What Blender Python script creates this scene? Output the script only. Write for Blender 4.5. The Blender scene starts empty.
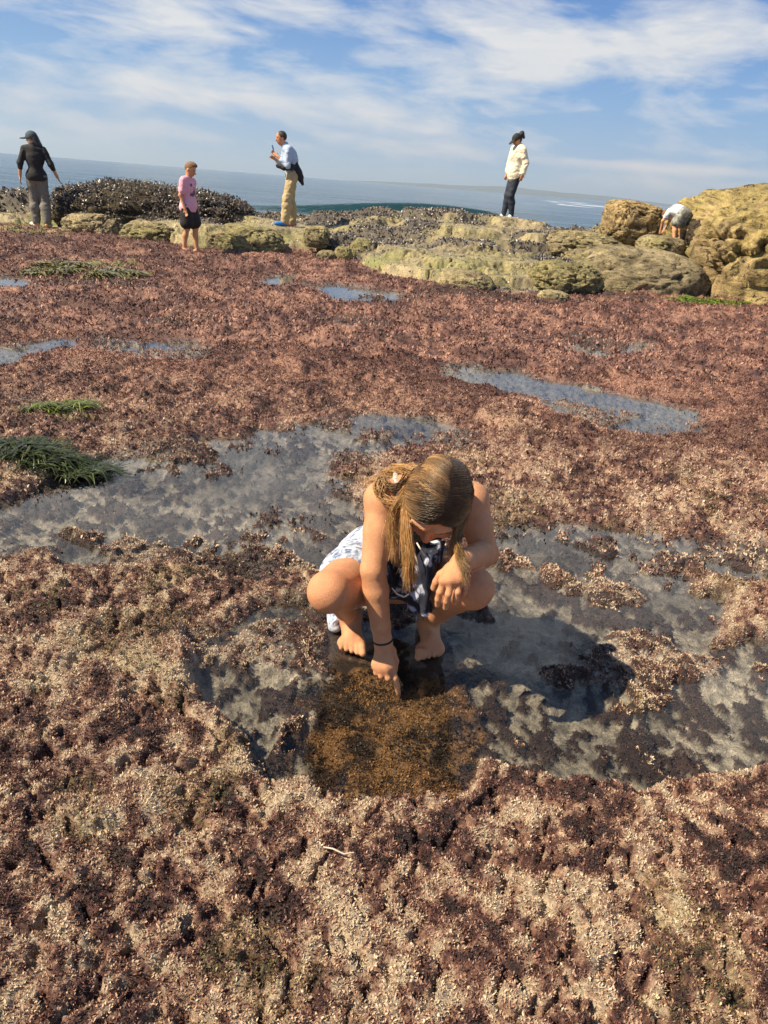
import bpy, math, random
import numpy as np
from mathutils import Vector, Matrix
random.seed(7)
rng = np.random.default_rng(11)
scene = bpy.context.scene
COL = scene.collection

# ------------------------------------------------------------------ camera
F_PX, CAM_H = 739.0, 1.3
PITCH, ROLL = math.radians(23.9), math.radians(4.6)
_a = math.pi / 2 - PITCH
_Rx = np.array([[1, 0, 0], [0, math.cos(_a), -math.sin(_a)], [0, math.sin(_a), math.cos(_a)]])
_Rz = np.array([[math.cos(ROLL), -math.sin(ROLL), 0], [math.sin(ROLL), math.cos(ROLL), 0], [0, 0, 1]])
CR = _Rx @ _Rz
CPOS = np.array([0, 0, CAM_H])


def ray(px, py):
    return CR @ np.array([(px - 384) / F_PX, -(py - 512) / F_PX, -1.0])


def G(px, py, z=0.0):
    """Point on the level z that the survey sight-line (px, py) reaches."""
    d = ray(px, py)
    return CPOS + d * ((z - CAM_H) / d[2])


def J(px, py, y):
    """Point at distance y in front of the camera on a sight-line."""
    d = ray(px, py)
    return CPOS + d * (y / d[1])


cam_d = bpy.data.cameras.new("camera")
cam = bpy.data.objects.new("camera", cam_d)
COL.objects.link(cam)
cam_d.sensor_fit = 'VERTICAL'
cam_d.sensor_height = 24
cam_d.lens = 24 * F_PX / 1024
cam_d.clip_start, cam_d.clip_end = 0.02, 60000
cam.matrix_world = Matrix.Translation(CPOS) @ Matrix(CR.tolist()).to_4x4()
scene.camera = cam

vs = scene.view_settings
scene.display_settings.display_device = 'sRGB'
vs.view_transform, vs.look, vs.exposure, vs.gamma = 'Standard', 'None', 0.92, 1.0
vs.use_curve_mapping = False

# ------------------------------------------------------------------ light
SUN_DIR = np.array([-0.93, -0.30, 0.0])
SUN_EL = math.radians(47)
SUN_DIR = SUN_DIR / np.linalg.norm(SUN_DIR) * math.cos(SUN_EL)
SUN_DIR[2] = math.sin(SUN_EL)
sd = bpy.data.lights.new("sun", 'SUN')
sd.energy, sd.angle, sd.color = 5.0, math.radians(0.55), (1.0, 0.82, 0.58)
so = bpy.data.objects.new("sun", sd)
COL.objects.link(so)
so.rotation_euler = Vector((-SUN_DIR).tolist()).to_track_quat('-Z', 'Y').to_euler()
so.location = (-8, -3, 8)


# ------------------------------------------------------------------ node helper
class NT:
    def __init__(self, tree):
        self.t = tree

    def n(self, typ, **kw):
        nd = self.t.nodes.new(typ)
        for k, v in kw.items():
            if k.startswith('i_'):
                key = k[2:]
                key = int(key) if key.isdigit() else key.replace('_', ' ')
                s = nd.inputs[key]
                if isinstance(v, bpy.types.NodeSocket):
                    self.t.links.new(v, s)
                else:
                    s.default_value = v
            else:
                setattr(nd, k, v)
        return nd

    def link(self, a, b):
        self.t.links.new(a, b)

    def math(self, op, a, b=None, c=None, clamp=False):
        nd = self.t.nodes.new('ShaderNodeMath')
        nd.operation, nd.use_clamp = op, clamp
        for i, v in enumerate((a, b, c)):
            if v is None:
                continue
            if isinstance(v, bpy.types.NodeSocket):
                self.t.links.new(v, nd.inputs[i])
            else:
                nd.inputs[i].default_value = v
        return nd.outputs[0]

    def mix(self, f, a, b, blend='MIX'):
        nd = self.t.nodes.new('ShaderNodeMix')
        nd.data_type, nd.blend_type = 'RGBA', blend
        for s, v in ((nd.inputs[0], f), (nd.inputs[6], a), (nd.inputs[7], b)):
            if isinstance(v, bpy.types.NodeSocket):
                self.t.links.new(v, s)
            else:
                s.default_value = v if not isinstance(v, tuple) or len(v) == 4 else (*v, 1)
        return nd.outputs[2]

    def ramp(self, f, stops):
        nd = self.t.nodes.new('ShaderNodeValToRGB')
        self.t.links.new(f, nd.inputs[0])
        e = nd.color_ramp.elements
        while len(e) < len(stops):
            e.new(0.5)
        for el, (p, c) in zip(e, stops):
            el.position = p
            el.color = (*c, 1) if isinstance(c, tuple) else (c, c, c, 1)
        return nd.outputs[0]

    def noise(self, vec, scale, detail=4, rough=.55, dist=0.0):
        nd = self.n('ShaderNodeTexNoise')
        nd.inputs['Scale'].default_value = scale
        nd.inputs['Detail'].default_value = detail
        nd.inputs['Roughness'].default_value = rough
        nd.inputs['Distortion'].default_value = dist
        if vec is not None:
            self.t.links.new(vec, nd.inputs['Vector'])
        return nd.outputs[0]


def new_mat(name):
    m = bpy.data.materials.new(name)
    m.use_nodes = True
    t = m.node_tree
    t.nodes.clear()
    return m, NT(t)


def surf_mat(name, base=None, attr=None, rough=.6, vary=.25, vscale=20, bump=0.0, bscale=80, spec=.5,
             sss=0.0, sheen=0.0, bdetail=4, metallic=0.0, coat=0.0):
    """Principled surface: base colour (or point colour attribute) broken up by noise, plus fine bump."""
    m, t = new_mat(name)
    out = t.n('ShaderNodeOutputMaterial')
    p = t.n('ShaderNodeBsdfPrincipled')
    tc = t.n('ShaderNodeTexCoord')
    co = tc.outputs['Object']
    if attr:
        a = t.n('ShaderNodeAttribute', attribute_name=attr)
        c = a.outputs['Color']
    else:
        rgb = t.n('ShaderNodeRGB')
        rgb.outputs[0].default_value = (*base, 1)
        c = rgb.outputs[0]
    nz = t.noise(co, vscale, 5, .6)
    g = t.ramp(nz, [(.25, 1 - vary), (.75, 1 + vary * .8 if vary < .2 else 1.0)])
    c2 = t.mix(1.0, c, g, 'MULTIPLY')
    t.link(c2, p.inputs['Base Color'])
    p.inputs['Roughness'].default_value = rough
    p.inputs['Specular IOR Level'].default_value = spec
    p.inputs['Metallic'].default_value = metallic
    if sss:
        p.inputs['Subsurface Weight'].default_value = sss
        p.inputs['Subsurface Radius'].default_value = (.012, .005, .003)
        p.inputs['Subsurface Scale'].default_value = 1.0
    if sheen:
        p.inputs['Sheen Weight'].default_value = sheen
    if coat:
        p.inputs['Coat Weight'].default_value = coat
    if bump:
        b = t.n('ShaderNodeBump')
        b.inputs['Strength'].default_value = bump
        b.inputs['Distance'].default_value = .01
        t.link(t.noise(co, bscale, bdetail, .65), b.inputs['Height'])
        t.link(b.outputs[0], p.inputs['Normal'])
    t.link(p.outputs[0], out.inputs[0])
    return m


# ------------------------------------------------------------------ numpy noise
def _hash(ix, iy, iz, seed):
    h = (ix.astype(np.uint32) * np.uint32(374761393) + iy.astype(np.uint32) * np.uint32(668265263)
         + iz.astype(np.uint32) * np.uint32(2147483647) + np.uint32((seed * 1274126177 + 97) & 0xffffffff))
    h = (h ^ (h >> np.uint32(13))) * np.uint32(1274126177)
    h = (h ^ (h >> np.uint32(16))) * np.uint32(2246822519)
    h = h ^ (h >> np.uint32(15))
    return h.astype(np.float32) / np.float32(4294967295.0)


def vnoise(x, y, z=None, seed=0):
    """value noise 0..1"""
    x = np.asarray(x, np.float64); y = np.asarray(y, np.float64)
    fx, fy = np.floor(x), np.floor(y)
    ux, uy = x - fx, y - fy
    ux = ux * ux * ux * (ux * (ux * 6 - 15) + 10); uy = uy * uy * uy * (uy * (uy * 6 - 15) + 10)
    ix, iy = fx.astype(np.int64), fy.astype(np.int64)
    if z is None:
        zz = np.zeros_like(ix)
        def c(a, b): return _hash(ix + a, iy + b, zz, seed)
        return (c(0, 0) * (1 - ux) + c(1, 0) * ux) * (1 - uy) + (c(0, 1) * (1 - ux) + c(1, 1) * ux) * uy
    z = np.asarray(z, np.float64)
    fz = np.floor(z); uz = z - fz; uz = uz * uz * (3 - 2 * uz); iz = fz.astype(np.int64)
    def c(a, b, d): return _hash(ix + a, iy + b, iz + d, seed)
    l = (c(0, 0, 0) * (1 - ux) + c(1, 0, 0) * ux) * (1 - uy) + (c(0, 1, 0) * (1 - ux) + c(1, 1, 0) * ux) * uy
    h = (c(0, 0, 1) * (1 - ux) + c(1, 0, 1) * ux) * (1 - uy) + (c(0, 1, 1) * (1 - ux) + c(1, 1, 1) * ux) * uy
    return l * (1 - uz) + h * uz


def fbm(x, y, z=None, octs=4, seed=0, gain=.5):
    s, a, tot, f = 0, 1.0, 0, 1.0
    c, n = math.cos(.6), math.sin(.6)
    for o in range(octs):
        s = s + a * vnoise((x * c - y * n) * f, (x * n + y * c) * f, None if z is None else z * f, seed + o * 17)
        tot += a; a *= gain; f *= 2.03
    return s / tot


def sstep(a, b, x):
    t = np.clip((x - a) / (b - a), 0, 1)
    return t * t * (3 - 2 * t)


def lerp(a, b, t):
    return a + (b - a) * t


# ------------------------------------------------------------------ mesh helpers
def mesh_np(name, V, F, mat=None, smooth=True, col=None, parent=None, loc=None):
    """V (n,3), F list of equal-size faces array (m,k) -> linked object"""
    V = np.asarray(V, np.float32); F = np.asarray(F, np.int32)
    me = bpy.data.meshes.new(name)
    m, k = F.shape
    me.vertices.add(len(V)); me.loops.add(m * k); me.polygons.add(m)
    if loc is not None:
        V = V - np.asarray(loc, np.float32)
    me.vertices.foreach_set("co", V.ravel())
    me.loops.foreach_set("vertex_index", F.ravel())
    me.polygons.foreach_set("loop_start", np.arange(0, m * k, k, dtype=np.int32))
    me.polygons.foreach_set("loop_total", np.full(m, k, np.int32))
    me.polygons.foreach_set("use_smooth", np.full(m, smooth, bool))
    me.update(calc_edges=True)
    if col is not None:
        ca = me.color_attributes.new("Col", 'FLOAT_COLOR', 'POINT')
        c4 = np.ones((len(V), 4), np.float32); c4[:, :3] = col
        ca.data.foreach_set("color", c4.ravel())
    if mat:
        me.materials.append(mat)
    o = bpy.data.objects.new(name, me)
    COL.objects.link(o)
    if loc is not None:
        o.location = tuple(float(v) for v in loc)
    if parent is not None:
        o.parent = parent
        pl = np.array(parent.location)
        base = np.array(loc if loc is not None else (0, 0, 0))
        o.location = tuple(float(v) for v in (base - pl))
    return o


def tag(o, label=None, cat=None, group=None, kind=None):
    if label: o['label'] = label
    if cat: o['category'] = cat
    if group: o['group'] = group
    if kind: o['kind'] = kind
    return o


def grid_faces(nr, nc):
    i = np.arange(nr * nc).reshape(nr, nc)
    return np.stack([i[:-1, :-1], i[:-1, 1:], i[1:, 1:], i[1:, :-1]], -1).reshape(-1, 4)


def tube(path, radii, sides=6, cap=True):
    """path (n,3), radii (n,) -> V, F quads"""
    P = np.asarray(path, float); n = len(P)
    r = np.broadcast_to(np.asarray(radii, float), (n,))
    T = np.gradient(P, axis=0); T /= np.linalg.norm(T, axis=1, keepdims=True) + 1e-9
    ref = np.array([.31, .17, .93]); A = np.cross(T, ref); A /= np.linalg.norm(A, axis=1, keepdims=True) + 1e-9
    B = np.cross(T, A)
    an = np.linspace(0, 2 * math.pi, sides, endpoint=False)
    V = P[:, None] + r[:, None, None] * (A[:, None] * np.cos(an)[None, :, None] + B[:, None] * np.sin(an)[None, :, None])
    V = V.reshape(-1, 3)
    F = []
    for i in range(n - 1):
        for k in range(sides):
            k2 = (k + 1) % sides
            F.append((i * sides + k, i * sides + k2, (i + 1) * sides + k2, (i + 1) * sides + k))
    return V, np.array(F)


def join(parts):
    Vs, Fs, o = [], [], 0
    for V, F in parts:
        Vs.append(V); Fs.append(np.asarray(F) + o); o += len(V)
    return np.concatenate(Vs), np.concatenate(Fs)


# ------------------------------------------------------------------ implicit modelling (smooth union, surface nets)
class Field:
    def __init__(self, lo, hi, h):
        self.h = h
        self.lo = np.array(lo, float)
        n = np.ceil((np.array(hi) - self.lo) / h).astype(int) + 1
        self.ax = [self.lo[i] + np.arange(n[i]) * h for i in range(3)]
        self.a = np.full(n, 9.0, np.float32)

    def _box(self, lo, hi):
        sl = []
        for i in range(3):
            a = int(max(0, math.floor((lo[i] - self.lo[i]) / self.h)))
            b = int(min(self.a.shape[i], math.ceil((hi[i] - self.lo[i]) / self.h) + 1))
            if b <= a: return None
            sl.append(slice(a, b))
        g = (self.ax[0][sl[0]][:, None, None].astype(np.float32), self.ax[1][sl[1]][None, :, None].astype(np.float32),
             self.ax[2][sl[2]][None, None, :].astype(np.float32))
        return tuple(sl), g

    def put(self, sl, d, k):
        a = self.a[sl]
        if k <= 0:
            self.a[sl] = np.minimum(a, d)
        else:
            t = np.clip(.5 + .5 * (a - d) / k, 0, 1)
            self.a[sl] = a * (1 - t) + d * t - k * t * (1 - t)

    def cap(self, p, q, rp, rq=None, k=.02):
        rq = rp if rq is None else rq
        p = np.array(p, float); q = np.array(q, float)
        m = max(rp, rq) + k + 3 * self.h
        b = self._box(np.minimum(p, q) - m, np.maximum(p, q) + m)
        if b is None: return self
        sl, (x, y, z) = b
        d = q - p; L = float(d @ d) + 1e-12
        t = np.clip(((x - p[0]) * d[0] + (y - p[1]) * d[1] + (z - p[2]) * d[2]) / L, 0, 1)
        dist = np.sqrt((x - p[0] - t * d[0]) ** 2 + (y - p[1] - t * d[1]) ** 2 + (z - p[2] - t * d[2]) ** 2) - (rp + (rq - rp) * t)
        self.put(sl, dist, k)
        return self

    def chain(self, pts, rs, k=.02):
        for i in range(len(pts) - 1):
            self.cap(pts[i], pts[i + 1], rs[i], rs[i + 1], k)
        return self

    def ell(self, c, r, ax=None, k=.02, sub=False):
        c = np.array(c, float); r = np.array(r, float)
        A = np.eye(3) if ax is None else np.array([v / np.linalg.norm(v) for v in np.array(ax, float)])
        m = r.max() + k + 3 * self.h
        b = self._box(c - m, c + m)
        if b is None: return self
        sl, (x, y, z) = b
        q = [(x - c[0]) * A[i, 0] + (y - c[1]) * A[i, 1] + (z - c[2]) * A[i, 2] for i in range(3)]
        k0 = np.sqrt(sum((q[i] / r[i]) ** 2 for i in range(3)))
        k1 = np.sqrt(sum((q[i] / r[i] ** 2) ** 2 for i in range(3))) + 1e-6
        d = k0 * (k0 - 1) / k1
        if sub:
            a = self.a[sl]; d = -d
            t = np.clip(.5 - .5 * (a - d) / k, 0, 1)
            self.a[sl] = a * (1 - t) + d * t + k * t * (1 - t)
        else:
            self.put(sl, d, k)
        return self

    def cut(self, p, n):
        """keep the side of the plane that n points away from"""
        n = np.array(n, float) / np.linalg.norm(n)
        d = ((self.ax[0][:, None, None] - p[0]) * n[0] + (self.ax[1][None, :, None] - p[1]) * n[1]
             + (self.ax[2][None, None, :] - p[2]) * n[2]).astype(np.float32)
        self.a = np.maximum(self.a, d)
        return self

    def union(self, o, k=0.0):
        self.put((slice(None),) * 3, o.a, k)
        return self

    def like(self):
        f = Field.__new__(Field)
        f.h, f.lo, f.ax = self.h, self.lo, self.ax
        f.a = np.full_like(self.a, 9.0)
        return f

    def mesh(self):
        A = self.a; s = A < 0
        nx, ny, nz = A.shape
        cnt = np.zeros((nx - 1, ny - 1, nz - 1), np.uint8)
        cor = [(i, j, k) for i in (0, 1) for j in (0, 1) for k in (0, 1)]
        for i, j, k in cor:
            cnt += s[i:nx - 1 + i, j:ny - 1 + j, k:nz - 1 + k]
        act = (cnt > 0) & (cnt < 8)
        cells = np.argwhere(act)
        idx = np.full(act.shape, -1, np.int32)
        idx[act] = np.arange(len(cells))
        sm = np.zeros((len(cells), 3)); ct = np.zeros(len(cells))
        for c0 in cor:
            for a in range(3):
                if c0[a]: continue
                c1 = list(c0); c1[a] = 1
                f0 = A[cells[:, 0] + c0[0], cells[:, 1] + c0[1], cells[:, 2] + c0[2]]
                f1 = A[cells[:, 0] + c1[0], cells[:, 1] + c1[1], cells[:, 2] + c1[2]]
                m = (f0 < 0) != (f1 < 0)
                t = np.where(m, f0 / np.where(m, f0 - f1, 1), 0)
                pt = np.tile(np.array(c0, float), (len(cells), 1)); pt[:, a] += t
                sm[m] += pt[m]; ct[m] += 1
        V = (cells + sm / ct[:, None]) * self.h + self.lo
        Fs = []
        for a in range(3):
            b, c = (a + 1) % 3, (a + 2) % 3
            s0 = [slice(0, n) for n in A.shape]; s1 = list(s0)
            s0[a] = slice(0, A.shape[a] - 1); s1[a] = slice(1, A.shape[a])
            ch = s[tuple(s0)] != s[tuple(s1)]
            pos = np.argwhere(ch)
            pos = pos[(pos[:, b] > 0) & (pos[:, c] > 0) & (pos[:, b] < A.shape[b] - 1) & (pos[:, c] < A.shape[c] - 1)]
            def at(db, dc):
                p = pos.copy(); p[:, b] -= db; p[:, c] -= dc
                return idx[p[:, 0], p[:, 1], p[:, 2]]
            q = np.stack([at(1, 1), at(0, 1), at(0, 0), at(1, 0)], -1)
            ins = s[pos[:, 0], pos[:, 1], pos[:, 2]]
            q[~ins] = q[~ins][:, ::-1]
            Fs.append(q)
        return V, np.concatenate(Fs)


# ================================================================== WORLD (sky with thin cloud)
world = bpy.data.worlds.new("World")
scene.world = world
world.use_nodes = True
wt = world.node_tree
wt.nodes.clear()
t = NT(wt)
wo = t.n('ShaderNodeOutputWorld')
bg = t.n('ShaderNodeBackground')
bg.inputs['Strength'].default_value = 0.05
sky = t.n('ShaderNodeTexSky')
sky.sky_type = 'NISHITA'
sky.sun_disc = False
sky.sun_elevation = SUN_EL
sky.sun_rotation = math.atan2(SUN_DIR[0], SUN_DIR[1])
sky.air_density, sky.dust_density, sky.ozone_density = 1.0, 0.6, 2.5
tc = t.n('ShaderNodeTexCoord')
sep = t.n('ShaderNodeSeparateXYZ', i_0=tc.outputs['Generated'])
X_, Y_, Z_ = sep.outputs
az = t.math('ARCTAN2', X_, Y_)
el = t.math('ARCSINE', Z_)
cmb = t.n('ShaderNodeCombineXYZ', i_0=t.math('ADD', t.math('MULTIPLY', az, 4.0), t.math('MULTIPLY', el, 3.5)),
          i_1=t.math('MULTIPLY', el, 13.0), i_2=0.37)
n1 = t.noise(cmb.outputs[0], 1.4, 8, .58, .35)
cmb2 = t.n('ShaderNodeCombineXYZ', i_0=t.math('MULTIPLY', az, 7.0), i_1=t.math('MULTIPLY', el, 30.0), i_2=1.9)
n2 = t.noise(cmb2.outputs[0], 1.6, 6, .65, .8)
# cloud sheets, the first an unseen bank added to brighten pool reflections: (azimuth, elevation, half width, half height, amount), radians
SHEETS = [(0.0, .44, 1.0, .12, .36), (.0, .222, .10, .020, .34), (-.17, .168, .12, .018, .30), (-.30, .085, .26, .022, .26), (.28, .158, .20, .026, .26),
          (.42, .108, .14, .018, .22), (.07, .13, .18, .022, .18), (.05, .05, .5, .012, -.10), (-.30, .20, .18, .018, -.22),
          (.17, .205, .06, .02, -.12), (.45, .20, .12, .012, -.12), (.28, .040, .16, .006, .34), (-.47, .064, .10, .010, .22), (-.05, .09, .1, .012, -.12), (.20, .085, .12, .010, -.12), (.40, .225, .10, .012, .24)]
acc = None
for a0, e0, wa, we, amt in SHEETS:
    da = t.math('DIVIDE', t.math('SUBTRACT', az, a0), wa)
    de = t.math('DIVIDE', t.math('SUBTRACT', el, e0), we)
    rr = t.math('ADD', t.math('MULTIPLY', da, da), t.math('MULTIPLY', de, de))
    g = t.math('MULTIPLY', t.math('POWER', 2.718, t.math('MULTIPLY', rr, -1.0)), amt)
    acc = g if acc is None else t.math('ADD', acc, g)
v = t.math('ADD', t.math('SUBTRACT', t.math('ADD', t.math('MULTIPLY', n1, 1.5), t.math('MULTIPLY', n2, .4)), .30), acc)
cm = t.ramp(v, [(.60, 0.0), (.77, .48), (1.02, 1.0)])
hz = t.ramp(el, [(0.0, 1.0), (.05, .62), (.14, .15), (.3, 0.0)])
tint = t.mix(1.0, sky.outputs[0], (0.86, 1.0, 1.22), 'MULTIPLY')
deep = t.ramp(el, [(0.0, (4.4, 6.0, 7.8)), (.06, (3.3, 5.2, 7.9)), (.11, (2.2, 4.4, 7.9)), (.19, (1.05, 2.9, 6.9)), (.35, (1.0, 2.1, 4.4)), (1.0, (.6, 1.3, 2.8))])
blue = t.mix(.85, tint, deep)
cc = t.mix(n2, (7.2, 7.6, 8.2), (9.4, 9.1, 8.8))
cc = t.mix(t.ramp(el, [(.03, .8), (.09, 0.0)]), cc, (9.3, 8.3, 8.0))
cc = t.mix(1.0, cc, t.ramp(t.math('MULTIPLY', el, .5), [(.12, .55), (.16, 1.0), (.32, 1.0), (.42, .5)]), 'MULTIPLY')  # cloud above the view made brighter to lift the pool reflections
cc = t.mix(1.0, cc, (1.82, 1.82, 1.82), 'MULTIPLY')
cm = t.math('MULTIPLY', cm, t.ramp(el, [(0.0, 1.0), (.5, 1.0), (.7, .35), (1.0, .2)]))
skyc = t.mix(cm, blue, cc)
t.link(skyc, bg.inputs['Color'])
t.link(bg.outputs[0], wo.inputs[0])

# ================================================================== REEF
SHORE_PX = [(-260, 228), (0, 226), (60, 233), (130, 238), (200, 251), (290, 252), (345, 262), (370, 274), (440, 292),
            (560, 300), (640, 294), (690, 298), (768, 303), (1050, 330)]
CREST_PX = [(-260, 200), (0, 204), (60, 206), (150, 205), (240, 212), (300, 212), (380, 211), (450, 212), (500, 218), (560, 225),
            (620, 230), (700, 226), (768, 222), (1050, 240)]
CREST_Y = 16.4
_sh = np.array([G(*p) for p in SHORE_PX]); _cr = np.array([J(*p, CREST_Y) for p in CREST_PX])
SH_A, SH_Y = _sh[:, 0] / _sh[:, 1], _sh[:, 1]
CR_A, CR_Z = _cr[:, 0] / CREST_Y, _cr[:, 2]

POOLS = [  # outlines of the tide pools
    [(-60, 530), (0, 500), (60, 470), (100, 452), (240, 438), (300, 462), (365, 480), (362, 545), (330, 572), (250, 578), (150, 572), (60, 580), (40, 560), (-60, 570)],
    [(238, 436), (300, 424), (375, 411), (430, 420), (476, 434), (470, 446), (400, 447), (372, 462), (330, 475), (268, 466)],
    [(445, 364), (520, 372), (600, 390), (702, 411), (702, 434), (640, 436), (570, 418), (510, 394), (450, 378)],
    [(485, 530), (570, 524), (640, 534), (700, 540), (830, 552), (830, 590), (740, 585), (690, 570), (700, 602), (640, 612), (560, 640), (500, 640), (470, 600), (478, 560)],
    [(185, 640), (260, 612), (330, 600), (450, 600), (520, 622), (580, 652), (680, 655), (850, 640), (850, 770), (700, 786), (560, 784), (470, 778), (425, 792), (330, 796), (262, 782), (225, 745), (190, 700)],
    [(470, 600), (560, 590), (640, 596), (720, 598), (700, 650), (600, 664), (500, 655)],
    [(292, 284), (345, 285), (402, 292), (396, 304), (340, 302)],
    [(98, 338), (140, 341), (216, 347), (210, 362), (160, 361), (106, 351)],
    [(-60, 352), (0, 346), (72, 339), (74, 347), (40, 354), (20, 366), (-60, 374)],
    [(560, 342), (608, 344), (604, 357), (564, 356)],
    [(616, 340), (658, 341), (654, 353), (620, 353)],
    [(-60, 272), (20, 276), (28, 285), (20, 290), (-60, 290)],
    [(8, 396), (38, 397), (36, 406), (10, 406)],
    [(334, 320), (386, 323), (384, 329), (340, 328)],
    [(262, 276), (292, 276), (286, 285), (268, 285)],
]
POOLS_W = [np.array([G(*p)[:2] for p in pl]) for pl in POOLS]


def poly_sd(x, y, P):
    """signed distance, positive inside"""
    d = np.full(x.shape, 1e9); ins = np.zeros(x.shape, bool)
    n = len(P)
    for i in range(n):
        a, b = P[i], P[(i + 1) % n]
        ex, ey = b - a
        wx, wy = x - a[0], y - a[1]
        tt = np.clip((wx * ex + wy * ey) / (ex * ex + ey * ey), 0, 1)
        d = np.minimum(d, (wx - ex * tt) ** 2 + (wy - ey * tt) ** 2)
        c = (a[1] > y) != (b[1] > y)
        ins ^= c & (x < (b[0] - a[0]) * (y - a[1]) / (b[1] - a[1] + 1e-12) + a[0])
    d = np.sqrt(d)
    return np.where(ins, d, -d)


def mound(cx, cy, wx, wy, h, p=1.6):
    return (cx, cy, wx, wy, h, p)


def mpx(x0, x1, yb, ydist, wy, h, p=2.2):
    a = J(x0, yb, ydist); b = J(x1, yb, ydist)
    return ((a[0] + b[0]) / 2, ydist, (b[0] - a[0]) / 2, wy, h, p)


LEDGES = [mpx(396, 566, 240, 14.9, 1.3, .10), mpx(225, 350, 235, 14.3, .8, .14), mpx(75, 235, 232, 14.6, .6, .16),
          mpx(480, 545, 225, 15.9, .8, .08), mpx(520, 640, 238, 14.2, .8, .12), mpx(375, 600, 270, 12.2, 1.2, .10),
          mpx(-60, 55, 215, 16.6, .7, .30), mpx(330, 400, 215, 15.8, .7, .08), mpx(560, 700, 225, 15.6, 1.0, .08),
          mpx(250, 330, 222, 15.4, .8, .08), mpx(405, 470, 212, 16.2, .7, .10)]
P_LADY, P_MAN, P_CHILD = J(509, 220, 16.5), J(291, 226, 15.4), J(676, 243, 13.5)
P_HOOD, P_BOY = J(42, 226.5, 15.3), J(190, 253, 12.9)
PADS = [(*P_LADY, .45), (*P_MAN, .8), (P_CHILD[0], P_CHILD[1], P_CHILD[2] - .05, .4), (P_HOOD[0], P_HOOD[1], P_HOOD[2], .4), (*P_BOY, .35)]


def pool_sd(x, y):
    best = np.full(x.shape, -9.0)
    amp = .02 + .012 * y
    fr = 1 / (.09 + .03 * y)
    w = (fbm(x * fr, y * fr * .8, octs=4, seed=5) - .5) * 2.4 * amp + (fbm(x * 3.1, y * 3.1, octs=3, seed=9) - .5) * .12
    for P in POOLS_W:
        lo, hi = P.min(0) - 1.2, P.max(0) + 1.2
        m = (x > lo[0]) & (x < hi[0]) & (y > lo[1]) & (y < hi[1])
        if m.any():
            best[m] = np.maximum(best[m], poly_sd(x[m], y[m], P) + w[m])
    return best


def reflection_patch(x, y):  # brown patch where the girl's reflection hides sky glare, painted into the floor
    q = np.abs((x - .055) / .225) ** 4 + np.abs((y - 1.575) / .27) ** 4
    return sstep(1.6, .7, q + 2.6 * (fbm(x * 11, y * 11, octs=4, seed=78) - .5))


def heads(x, y):
    return .68 * fbm(x * 26, y * 19, octs=3, seed=6) + .32 * fbm(x * 6, y * 6, octs=2, seed=7)


FEET_XY = [(-.075, 1.92), (.165, 1.93)]


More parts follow.
